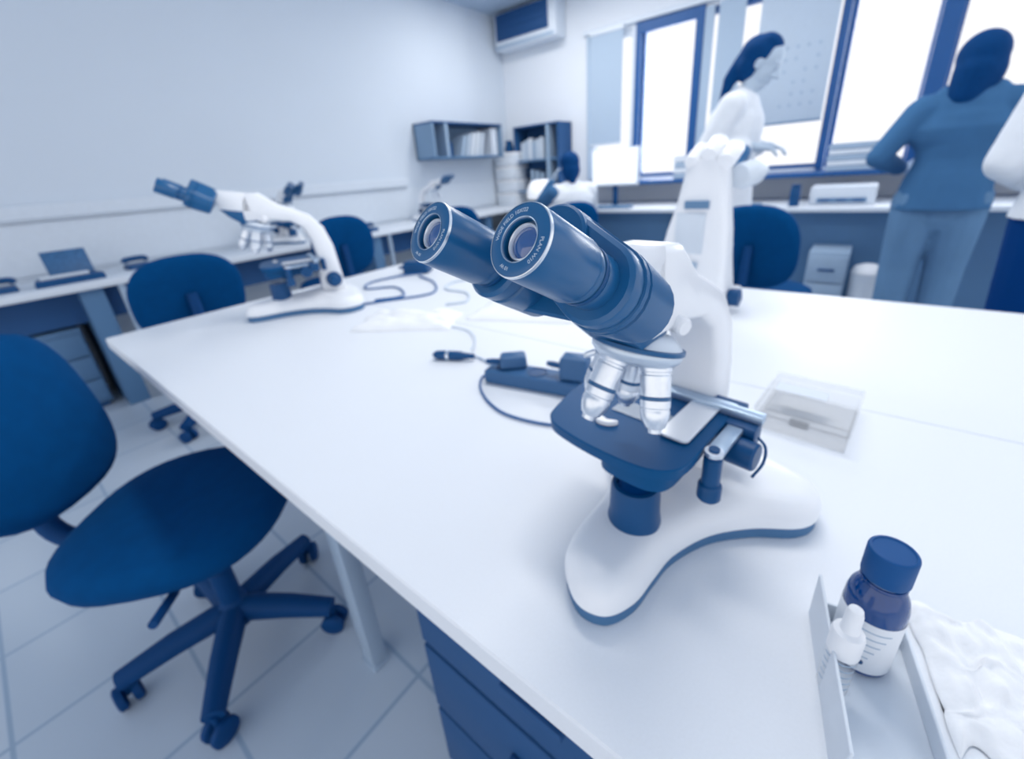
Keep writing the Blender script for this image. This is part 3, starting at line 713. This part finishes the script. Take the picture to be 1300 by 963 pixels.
inm = mat('cabinet inside pale', t=.52, rough=.7); ind = mat('cabinet inside dark', t=.12, rough=.7)
postm = mat('upright pale', t=.60, rough=.6)
shelf('wall_cabinet', (WX+.001, 3.80, 1.33), R(90), 1.10, .30, .350, 'open book cabinet on the left wall near the corner', [], [(-.36, postm)], inm)
shelf('wall_cabinet', (-3.17, WY-.001, .90), 0, .64, .30, .745, 'tall open bookcase on the window wall right of the stacked boxes', [.36], [(.17, postm)], ind)
def book(loc, w, d, h, rz, lean, m, lab, grp):
    T = thing('book', loc, lab, 'book', rz, grp); T.rotation_euler = (0, lean, rz) if False else (0, 0, rz)
    Ml = Matrix.Rotation(lean, 4, 'Y')
    MB().box(0, w, -d, 0, 0, h, .002, 1, M=Ml).build('cover', m, T, smooth=False)
    MB().box(.003, w-.003, -d+.006, -.0005+.002, .004, h+.001 if False else h-.004, 0, M=Ml).build('pages', white, T, smooth=False)
shades = [mat('book pale %d' % i, t=t, rough=.6) for i, t in enumerate((.80, .72, .86, .64, .78))]
# leaning files in the left cabinet (x local = world y)
yy = 3.66
for k, (ln, sh, hh) in enumerate(((0.34, 3, .22), (.32, 1, .24), (.30, 2, .25), (.28, 2, .26), (.26, 0, .25))):
    book((WX+.065, yy, 1.349), .040, .20, hh, R(90), ln, shades[sh], 'pale file leaning in a row inside the left wall cabinet', 'leaning files in the left wall cabinet'); yy += .078
for k in range(2):
    book((WX+.065, 4.19+k*.052, 1.349), .045, .20, .29, R(90), 0, shades[2], 'pale upright file at the corner end of the left wall cabinet', 'upright files in the left wall cabinet')
for k in range(6):
    book((-3.43+.056*k, WY-.04, 1.2695), .048, .20, .20+.02*(k % 3), 0, 0, shades[k % 5], 'pale file standing in a row on the upper shelf of the bookcase', 'files on the upper bookcase shelf')
for k in range(3):
    book((-3.30+.075*k, WY-.04, .9185), .035, .20, .24-.02*k, 0, 0, shades[3], 'greyish book on the lower shelf of the bookcase', 'books on the lower bookcase shelf')
bl = MB().lathe([(0, 0), (.04, 0), (.05, .02), (.05, .12), (.02, .16), (0, .16)], 20).build('round_vase', black); bl.location = (WX+.16, 3.58, 1.349)
tag(bl, 'dark rounded vessel left of the leaning files in the wall cabinet', 'vase')
for k in range(4):
    T = thing('storage_box', (-3.62+.01*(k % 2), 4.62, .7505+.158*k), ['bottom', 'second lowest', 'third lowest', 'top'][k]+' white storage box in the corner stack below the cabinets', 'box', R(-3+2*k), 'white boxes stacked in the corner')
    MB().box(-.15, .15, -.15, .15, 0, .125, .004).build('box_body', pale, T); MB().box(-.155, .155, -.155, .155, .120, .150, .004).build('lid', white, T)
vz = MB().lathe([(0, 0), (.05, 0), (.06, .03), (.04, .10), (.045, .13), (0, .13)], 20).build('dark_vase', black); vz.location = (-3.62, 4.60, .7505+.158*4)
tag(vz, 'dark small vase standing on top of the corner box stack', 'vase')
# noticeboard
def notice():
    x0, x1, z0, z1 = -.95, -.40, 1.38, 2.46
    T = thing('noticeboard', ((x0+x1)/2, WY-.10, z0), 'large pale noticeboard with faint marks hanging before the window behind the standing woman', 'noticeboard')
    hw = (x1-x0)/2; h = z1-z0
    MB().box(-hw, hw, -.008, .008, 0, h, .002).build('panel', mat('notice panel', t=.76, rough=.7), T)
    MB().box(-hw, hw, -.016, -.008, -.012, .006, .001).build('frame_edge', midp, T)
    for i in range(6):
        for j in range(4):
            if random.random() < .7:
                x = hw-.33+j*.075; z = .12+i*.085
                MB().box(x, x+.022, -.0095, -.008, z, z+.02).build('printed_mark', greyp, T, smooth=False)
notice()
# air conditioner
def aircon():
    T = thing('air_conditioner', (-3.32, WY-.001, 2.47), 'white wall air conditioner with a dark intake near the ceiling corner', 'air conditioner')
    MB().box(-.42, .42, -.22, 0, 0, .36, .02, 3).build('housing', pale, T)
    MB().box(-.38, .33, -.235, -.215, .09, .345, .003).build('intake_panel', mat('intake', t=.06, rough=.6), T)
    for k in range(3):
        MB().box(-.37, .32, -.242, -.234, .12+.075*k, .128+.075*k).build('louvre', paneld, T)
    MB().box(-.40, .40, -.225, -.15, .015, .05, .004).build('outlet_flap', greyp, T)
aircon()

# ------------------------------------------------------------------ chairs
def disc_pad(w, h, th, flat=.0):
    """rounded superellipse cushion in XZ, thickness along Y"""
    b = MB(); n = 40; vs = []; fs = []; lev = [(-1, .0), (-.96, .55), (-.7, .85), (-.2, 1), (.2, 1), (.7, .85), (.96, .55), (1, 0)]
    rings = []
    for ty, k in lev:
        k2 = .80+.20*k if k > 0 else 0
        rings.append((ty, k2))
    rings = [(-.75, 0), (-1, .55), (-.95, .86), (-.6, .97), (0, 1), (.6, .97), (.95, .86), (1, .55), (.85, 0)]
    for ty, k in rings:
        for i in range(n):
            a = 2*math.pi*i/n; ca, sa = math.cos(a), math.sin(a); e = 2/2.7
            x = math.copysign(abs(ca)**e, ca)*w*max(k, .001); z = math.copysign(abs(sa)**e, sa)*h*max(k, .001)
            y = ty*th+flat*(x/w)**2
            vs.append((x, y, z))
    for j in range(len(rings)-1):
        for i in range(n): fs.append((j*n+i, j*n+(i+1) % n, (j+1)*n+(i+1) % n, (j+1)*n+i))
    return vs, fs
def chair(label):
    """local: seat over origin, faces +Y, backrest at -Y"""
    T = thing('office_chair', (0, 0, 0), label, 'chair', 0, None)
    vs, fs = disc_pad(.235, .225, .038)
    Ms = Matrix.Translation((0, .0, .455)) @ Matrix.Rotation(R(90), 4, 'X')
    MB().add(vs, fs, Ms).build('seat', fabric, T, ang=60)
    vs, fs = disc_pad(.200, .195, .034, -.03)
    Mb = Matrix.Translation((0, -.235, .728)) @ Matrix.Rotation(R(11), 4, 'X')
    MB().add(vs, fs, Mb).build('backrest', fabric, T, ang=60)
    vs, fs = disc_pad(.20, .19, .018)
    MB().add(vs, fs, Matrix.Translation((0, 0, .415)) @ Matrix.Rotation(R(90), 4, 'X')).build('seat_pan', chairpl, T, ang=60)
    MB().tube(spline([(0, -.05, .41), (0, -.22, .41), (0, -.295, .47), (0, -.285, .62), (0, -.268, .74)], 6), .022, 12).build('back_bracket', chairpl, T)
    MB().tube([(.06, .02, .41), (.20, .05, .405), (.28, .06, .42)], .009, 10).build('height_lever', chairpl, T)
    MB().lathe([(0, .09), (.034, .09), (.034, .14), (.026, .15), (.026, .25), (.017, .26), (.017, .40), (0, .40)], 20).build('gas_column', chairpl, T)
    MB().box(-.08, .08, -.10, .08, .385, .412, .01).build('tilt_mechanism', chairpl, T)
    MB().lathe([(0, .07), (.045, .075), (.05, .09), (.05, .12), (.035, .135), (0, .135)], 24).build('base_hub', chairpl, T)
    for k in range(5):
        a = R(82+72*k)
        Mr = Matrix.Rotation(a, 4, 'Z')
        leg = MB().tube([(.03, 0, .108), (.14, 0, .10), (.255, 0, .080)], [.034, .030, .024], 12, Mr).build('base_leg', chairpl, T)
        c = MB(); Mc = Mr @ Matrix.Translation((.252, 0, .031)) @ Matrix.Rotation(R(35*k), 4, 'Z')
        for sy in (-1, 1): c.lathe([(0, 0), (.024, 0), (.0305, .004), (.0305, .016), (.024, .02), (0, .02)], 20, Mc @ axisM((0, sy*.006, 0), (0, sy, 0)))
        c.lathe([(.008, 0), (.008, .05), (0, .05)], 10, Mc @ Matrix.Translation((0, 0, .0)))
        c.build('castor', chairpl, leg)
    return T
CH = chair('dark office chair in the left foreground tucked under the table edge')
CH.location = (-1.14, .115, 0); CH.rotation_euler = (0, 0, R(-42))
def chair_at(x, y, az, label, sc=1):
    """az: direction the chair faces (degrees)"""
    c = copy_tree(CH); c.location = (x, y, 0); c.rotation_euler = (0, 0, R(az-90)); c.scale = (sc,)*3; c['label'] = label
chair_at(-2.65, .56, 180, 'dark office chair back standing between the left bench and the table corner', 1.0)
bpy.data.objects['office_chair.001'].scale = (1.14, 1, .99)
chair_at(-2.95, 1.59, 170, 'dark office chair back right of the blurred microscope arm', 1.05)
chair_at(-3.0, 3.02, 125, 'small dark chair back just behind the left eyepiece', .98)
chair_at(-.355, 2.50, 85, 'dark office chair with a broad backrest right of the tall white microscope', 1.02)
chair_at(-2.06, 3.46, 130, 'dark chair on which the seated woman sits beside the lamp', .96)
for (x, y, az, sc, lab) in ():
    pass

# ------------------------------------------------------------------ people
def blob(name, prims, voxel, m, parent=None, smooth=2, hem=None):
    """prims: ('c', p0, r0, p1, r1) tapered capsule or ('e', centre, (rx,ry,rz), rotation euler)"""
    g = MB()
    for p in prims:
        if p[0] == 'c':
            a, ra, b, rb = Vector(p[1]), p[2], Vector(p[3]), p[4]; d = b-a; L = d.length
            if L < 1e-5: continue
            prof = [(0, -ra)]+[(ra*math.cos(t), ra*math.sin(t)) for t in [R(-67), R(-45), R(-22), 0]]+[(rb, L)]+[(rb*math.cos(t), L+rb*math.sin(t)) for t in [R(22), R(45), R(67)]]+[(0, L+rb)]
            sc = p[5] if len(p) > 5 else (1, 1)
            g.lathe([(max(q[0], 1e-5), q[1]) for q in prof], 14, axisM(a, d, (1, 0, 0) if abs(d.normalized().x) < .8 else (0, 1, 0)) @ Matrix.Diagonal((sc[0], sc[1], 1, 1)))
        else:
            c, rr = p[1], p[2]; rot = p[3] if len(p) > 3 else (0, 0, 0)
            Mm = Matrix.Translation(c) @ Matrix.Rotation(rot[2], 4, 'Z') @ Matrix.Rotation(rot[1], 4, 'Y') @ Matrix.Rotation(rot[0], 4, 'X') @ Matrix.Diagonal((rr[0], rr[1], rr[2], 1))
            g.lathe([(max(1e-5, math.cos(R(t))), math.sin(R(t))) for t in range(-90, 91, 15)], 18, Mm)
    o = g.build(name, m, parent)
    md = o.modifiers.new('r', 'REMESH'); md.mode = 'VOXEL'; md.voxel_size = voxel
    if smooth:
        s = o.modifiers.new('s', 'SMOOTH'); s.iterations = smooth; s.factor = .5
    bpy.context.view_layer.update()
    dg = bpy.context.evaluated_depsgraph_get()
    me = bpy.data.meshes.new_from_object(o.evaluated_get(dg)); me.name = name
    o.modifiers.clear(); o.data = me
    if hem is not None:
        b = bmesh.new(); b.from_mesh(me)
        bmesh.ops.bisect_plane(b, geom=b.verts[:]+b.edges[:]+b.faces[:], plane_co=(0, 0, hem), plane_no=(0, 0, 1), clear_inner=True)
        ed = [e for e in b.edges if e.is_boundary]
        if ed: bmesh.ops.holes_fill(b, edges=ed)
        b.to_mesh(me); b.free()
    if not me.materials: me.materials.append(m)
    for p in me.polygons: p.use_smooth = True
    return o
def hand_prims(w, d, side, up, curl=.5, s=1.0):
    """palm + 4 fingers + thumb; w wrist, d direction of the hand, side = towards the thumb, up = back of the hand"""
    w, d, side = Vector(w), Vector(d).normalized(), Vector(side).normalized(); up = Vector(up).normalized()
    out = [('c', w, .024*s, w+d*.045*s, .026*s), ('c', w+d*.045*s+side*.020*s, .016*s, w+d*.085*s+side*.026*s, .012*s), ('c', w+d*.04*s-side*.018*s, .016*s, w+d*.08*s-side*.026*s, .012*s)]
    for k, L in enumerate((.070, .078, .072, .056)):
        b = w+d*.085*s+side*(.028-.019*k)*s; p = b; a = .2
        for q in range(3):
            dd = (d*math.cos(a)-up*math.sin(a)).normalized(); n = p+dd*L*s*(.42, .32, .26)[q]
            out.append(('c', p, .0092*s-.0008*q, n, .0086*s-.0008*q)); p = n; a += curl
    b = w+d*.025*s+side*.024*s; m1 = b+(d*.6+side*.8-up*.2).normalized()*.038*s; m2 = m1+(d*.9+side*.3-up*.3).normalized()*.030*s
    out += [('c', b, .0125*s, m1, .011*s), ('c', m1, .0105*s, m2, .009*s)]
    return out
def head_prims(c, fwd, s=1.0):
    """head with face; c centre of the skull, fwd facing direction"""
    f = Vector(fwd).normalized(); up = Vector((0, 0, 1)); up = (up-f*up.dot(f)).normalized(); rt = f.cross(up)
    az = math.atan2(f.y, f.x)-math.pi/2; pt = math.asin(max(-1, min(1, f.z)))
    P = lambda x, y, z: Vector(c)+(rt*x+f*y+up*z)*s
    rot = (pt, 0, az)
    return [('e', P(0, -.012, .03), (.074*s, .092*s, .084*s), rot), ('e', P(0, .018, -.025), (.060*s, .066*s, .080*s), rot), ('e', P(0, .058, -.088), (.024*s, .020*s, .020*s), rot),
            ('c', P(0, .082, .004), .008*s, P(0, .104, -.030), .012*s), ('e', P(-.014, .088, -.034), (.009*s,)*3), ('e', P(.014, .088, -.034), (.009*s,)*3),
            ('e', P(0, .080, -.058), (.022*s, .010*s, .006*s), rot), ('e', P(0, .078, -.068), (.018*s, .010*s, .006*s), rot),
            ('e', P(-.030, .070, .008), (.014*s, .010*s, .010*s), rot), ('e', P(.030, .070, .008), (.014*s, .010*s, .010*s), rot),
            ('c', P(-.045, .072, .024), .006*s, P(-.014, .080, .026), .006*s), ('c', P(.014, .080, .026), .006*s, P(.045, .072, .024), .006*s),
            ('e', P(-.074, -.005, -.012), (.008*s, .018*s, .030*s), rot), ('e', P(.074, -.005, -.012), (.008*s, .018*s, .030*s), rot)]
def person(label, x, y, az, H=1.64, pose=None):
    T = thing('person', (x, y, 0), label, 'person', R(az-90)); T['group'] = 'people in the room'
    del T['group']; return T

# A: standing woman in a white coat, seen from her side, facing right (+X)
def woman_coat():
    T = person('person with a dark ponytail in a white coat standing side-on and looking down', -.71, 3.02, 0); T.scale = (1.06,)*3
    # local: +Y = facing direction, X = her right
    hip, ch, nk, hd = (0, -.02, .90), (0, .03, 1.22), (0, .07, 1.39), (0, .135, 1.515)
    fw = Vector((0, .86, -.5))
    el_r, wr_r = (.23, -.06, 1.08), (.14, .15, 1.12); el_l, wr_l = (-.23, -.02, 1.08), (-.09, .17, 1.12)
    b = [('c', hip, .13, (0, 0, 1.05), .115, (1.15, .8)), ('c', (0, 0, 1.05), .115, ch, .135, (1.15, .8)), ('c', ch, .12, (0, .05, 1.30), .10, (1.3, .8)), ('c', (0, .06, 1.33), .052, (0, .105, 1.46), .048)]
    b += head_prims(hd, fw, .98)
    for sx, el, wr in ((1, el_r, wr_r), (-1, el_l, wr_l)):
        sh = (sx*.165, .045, 1.32)
        b += [('c', sh, .052, el, .040), ('c', el, .039, wr, .026)]
        d = Vector((-sx*.25, .95, -.15)); b += hand_prims(wr, d, (-sx, -.2, .1), (0, .2, 1), .45, .95)
        kn = (sx*.09, .02, .48); an = (sx*.09, -.02, .09)
        b += [('c', (sx*.085, -.02, .86), .095, kn, .062), ('c', kn, .058, an, .038), ('c', an, .038, (sx*.09, .10, .035), .030), ('c', (sx*.09, -.04, .035), .032, (sx*.09, .13, .03), .026)]
    blob('body', b, .007, skin, T)
    c = [('c', (0, -.01, .50), .21, (0, -.01, .92), .18, (1.1, .95)), ('c', (0, -.01, .92), .175, (0, .01, 1.08), .155, (1.1, .95)), ('c', (0, .01, 1.08), .155, ch, .165, (1.1, .9)), ('c', ch, .150, (0, .05, 1.30), .115, (1.35, .85)), ('c', (-.15, .045, 1.325), .062, (.15, .045, 1.325), .062), ('c', (0, .045, 1.33), .075, (0, .06, 1.375), .062)]
    for sx, el, wr in ((1, el_r, wr_r), (-1, el_l, wr_l)):
        w2 = Vector(el).lerp(Vector(wr), .86); c += [('c', (sx*.16, .045, 1.32), .070, el, .060), ('c', el, .060, w2, .046)]
    blob('coat', c, .011, coatw, T, 3, .52)
    blob('trousers', [('c', (0, -.02, .84), .14, (0, -.02, .9), .13, (1.1, .8))]+[('c', (sx*.088, -.02, .84), .105, (sx*.09, .02, .48), .078) for sx in (1, -1)]+[('c', (sx*.09, .02, .48), .078, (sx*.09, -.02, .10), .066) for sx in (1, -1)], .012, trou, T)
    up = Vector((0, .5, .86))
    h = Vector(hd)
    hair = [('e', h+Vector((0, -.018, .045)), (.086, .098, .086), (R(-20), 0, 0)), ('e', h+Vector((0, -.055, -.0)), (.078, .070, .085), (R(-20), 0, 0)), ('e', h+Vector((0, .035, .085)), (.070, .060, .036), (R(-40), 0, 0)),
            ('c', h+Vector((0, -.09, .03)), .045, h+Vector((0, -.15, -.05)), .036), ('c', h+Vector((0, -.15, -.05)), .034, h+Vector((.0, -.19, -.17)), .014)]
    blob('hair', hair, .007, hairm, T, 10)
    for sx in (1, -1): blob('shoe', [('c', (sx*.09, -.045, .035), .036, (sx*.09, .14, .030), .030)], .008, trod, T)
woman_coat()

# B: standing person in mid-blue, back to the camera
def person_blue():
    T = person('person with long dark hair in a mid-blue coat standing with the back turned', .335, 3.38, 94)
    hd = (.0, .02, 1.50)
    b = [('c', (0, 0, .90), .14, (0, 0, 1.05), .12, (1.15, .8)), ('c', (0, 0, 1.05), .12, (0, 0, 1.20), .14, (1.15, .8)), ('c', (0, 0, 1.20), .13, (0, 0, 1.30), .10, (1.3, .8)), ('c', (0, .0, 1.32), .055, (0, .01, 1.44), .050)]
    b += head_prims(hd, (0, .97, -.24), 1.0)
    arms = []
    for sx in (1, -1):
        sh = (sx*.18, 0, 1.29); el = (sx*.315, -.03, 1.08); wr = (sx*.17, .19, 1.00)
        arms.append((sx, sh, el, wr)); b += [('c', sh, .055, el, .043), ('c', el, .042, wr, .028)]
        b += hand_prims(wr, (-sx*.75, .6, -.1), (0, .2, .9), (sx*.6, .7, .2), .5, 1)
        kn = (sx*.10, .02, .47); an = (sx*.10, -.02, .09)
        b += [('c', (sx*.09, 0, .86), .10, kn, .065), ('c', kn, .06, an, .040), ('c', (sx*.10, -.04, .038), .033, (sx*.10, .13, .032), .027)]
    blob('body', b, .008, skin, T)
    c = [('c', (0, -.01, .70), .20, (0, 0, .92), .172, (1.1, .8)), ('c', (0, 0, .92), .168, (0, 0, 1.05), .140, (1.1, .8)), ('c', (0, 0, 1.05), .140, (0, -.0, 1.20), .160, (1.1, .8)), ('c', (0, 0, 1.20), .155, (0, 0, 1.29), .12, (1.4, .85)),
         ('c', (-.165, 0, 1.305), .068, (.165, 0, 1.305), .068), ('c', (-.08, 0, 1.35), .06, (.08, 0, 1.35), .06)]
    for sx, sh, el, wr in arms: c += [('c', sh, .070, el, .056), ('c', el, .056, Vector(el).lerp(Vector(wr), .8), .046)]
    blob('coat', c, .011, scrub, T, 3, .80)
    blob('trousers', [('c', (0, 0, .80), .15, (0, 0, .9), .14, (1.1, .8))]+[('c', (sx*.092, 0, .84), .115, (sx*.10, .02, .47), .090) for sx in (1, -1)]+[('c', (sx*.10, .02, .47), .090, (sx*.10, -.02, .10), .075) for sx in (1, -1)], .012, trou, T)
    h = Vector(hd)
    blob('hair', [('e', h+Vector((0, -.020, .020)), (.099, .108, .108)), ('e', h+Vector((0, -.040, -.05)), (.100, .085, .13)), ('c', h+Vector((-.01, -.050, -.05)), .092, h+Vector((-.03, -.055, -.15)), .075)], .008, hairm, T, 14)
    for sx in (1, -1): blob('shoe', [('c', (sx*.10, -.045, .036), .038, (sx*.10, .14, .030), .032)], .009, trod, T)
person_blue()

# C: person cut off by the right edge, white coat and dark trousers
def person_edge():
    T = person('person in a white coat and dark trousers cut off by the right edge', .65, 2.36, 80)
    hd = (0, .03, 1.58)
    b = [('c', (0, 0, .95), .14, (0, 0, 1.10), .12, (1.15, .8)), ('c', (0, 0, 1.10), .12, (0, 0, 1.28), .14, (1.15, .8)), ('c', (0, 0, 1.28), .13, (0, 0, 1.38), .10, (1.3, .8)), ('c', (0, .0, 1.40), .055, (0, .02, 1.52), .050)]
    b += head_prims(hd, (0, 1, -.1), 1.0); arms = []
    for sx in (1, -1):
        sh = (sx*.19, 0, 1.37); el = (sx*.265, -.05, 1.06); wr = (sx*.20, .17, .98)
        arms.append((sx, sh, el, wr)); b += [('c', sh, .055, el, .043), ('c', el, .042, wr, .028)]
        b += hand_prims(wr, (-sx*.3, .9, .1), (-sx*.6, .1, .7), (sx*.7, .2, .6), .5, 1)
        b += [('c', (sx*.09, 0, .90), .10, (sx*.10, .02, .49), .065), ('c', (sx*.10, .02, .49), .06, (sx*.10, -.02, .09), .040), ('c', (sx*.10, -.04, .038), .033, (sx*.10, .13, .032), .027)]
    blob('body', b, .008, skin, T)
    c = [('c', (0, -.01, .76), .215, (0, 0, 1.00), .18, (1.15, .85)), ('c', (0, 0, 1.0), .165, (0, 0, 1.14), .15, (1.15, .8)), ('c', (0, 0, 1.14), .15, (0, 0, 1.28), .165, (1.15, .8)), ('c', (0, 0, 1.28), .155, (0, 0, 1.36), .12, (1.4, .85)), ('c', (-.17, 0, 1.375), .066, (.17, 0, 1.375), .066), ('c', (-.07, 0, 1.42), .06, (.07, 0, 1.42), .06)]
    for sx, sh, el, wr in arms: c += [('c', sh, .074, el, .066), ('c', el, .066, Vector(el).lerp(Vector(wr), .85), .048)]
    blob('coat', c, .011, coatw, T, 3, .87)
    blob('trousers', [('c', (0, 0, .84), .185, (0, 0, .93), .16, (1.1, .85))]+[('c', (sx*.095, 0, .86), .125, (sx*.10, .02, .49), .098) for sx in (1, -1)]+[('c', (sx*.10, .02, .49), .098, (sx*.10, -.02, .10), .082) for sx in (1, -1)], .012, trod, T)
    h = Vector(hd); blob('hair', [('e', h+Vector((0, -.02, .035)), (.088, .10, .088)), ('e', h+Vector((0, -.04, -.03)), (.082, .07, .09))], .008, hairm, T, 14)
    for sx in (1, -1): blob('shoe', [('c', (sx*.10, -.045, .036), .038, (sx*.10, .14, .030), .032)], .009, trod, T)
person_edge()

# D: seated woman far away, hand at her face
def person_seated():
    T = person('person in a white coat seated with a hand raised to the face beside the lamp', -2.06, 3.50, 140)
    hd = (-.01, .07, 1.16)
    b = [('c', (0, -.05, .55), .14, (0, -.02, .72), .12, (1.15, .8)), ('c', (0, -.02, .72), .12, (0, .0, .88), .13, (1.15, .8)), ('c', (0, 0, .88), .125, (0, .02, .95), .10, (1.3, .8)), ('c', (0, .03, .98), .05, (0, .05, 1.10), .047)]
    b += head_prims(hd, (0, .94, -.34), .95)
    ra = ((-.17, .02, .95), (-.24, .26, .84), (-.10, .26, 1.05)); la = ((.17, .02, .95), (.25, .18, .76), (.12, .38, .80))
    for sx, (sh, el, wr) in ((-1, ra), (1, la)):
        b += [('c', sh, .05, el, .040), ('c', el, .038, wr, .026)]
        b += hand_prims(wr, (.3, -.4, .85) if sx < 0 else (-.3, .95, 0), (.2, .9, .1) if sx < 0 else (-1, -.2, 0), (0, .6, .4) if sx < 0 else (0, .1, 1), .5, .9)
        b += [('c', (sx*.09, -.03, .56), .09, (sx*.11, .36, .54), .062), ('c', (sx*.11, .36, .54), .058, (sx*.11, .38, .10), .038), ('c', (sx*.11, .36, .036), .032, (sx*.11, .50, .030), .026)]
    blob('body', b, .008, skin, T)
    c = [('c', (0, -.05, .58), .165, (0, -.02, .74), .145, (1.15, .85)), ('c', (0, -.02, .74), .145, (0, 0, .88), .15, (1.15, .85)), ('c', (0, 0, .88), .14, (0, .02, .94), .11, (1.4, .85)), ('c', (-.155, .02, .96), .062, (.155, .02, .96), .062)]
    c += [('c', la[0], .066, la[1], .058), ('c', la[1], .058, Vector(la[1]).lerp(Vector(la[2]), .8), .044)]
    blob('coat', c, .012, coatw, T, 3)
    blob('sleeve', [('c', ra[0], .067, ra[1], .060), ('c', ra[1], .060, Vector(ra[1]).lerp(Vector(ra[2]), .85), .046)], .011, scrub, T, 3)
    blob('trousers', [('c', (sx*.09, -.03, .56), .105, (sx*.11, .36, .54), .078) for sx in (1, -1)]+[('c', (sx*.11, .36, .54), .078, (sx*.11, .38, .12), .062) for sx in (1, -1)], .012, trod, T)
    h = Vector(hd); blob('hair', [('e', h+Vector((0, -.02, .04)), (.088, .098, .086)), ('e', h+Vector((0, -.05, -.03)), (.086, .066, .10)), ('c', h+Vector((0, -.07, -.03)), .06, h+Vector((0, -.09, -.13)), .03)], .008, hairm, T, 14)
    for sx in (1, -1): blob('shoe', [('c', (sx*.11, .34, .036), .037, (sx*.11, .52, .030), .031)], .009, trod, T)
person_seated()
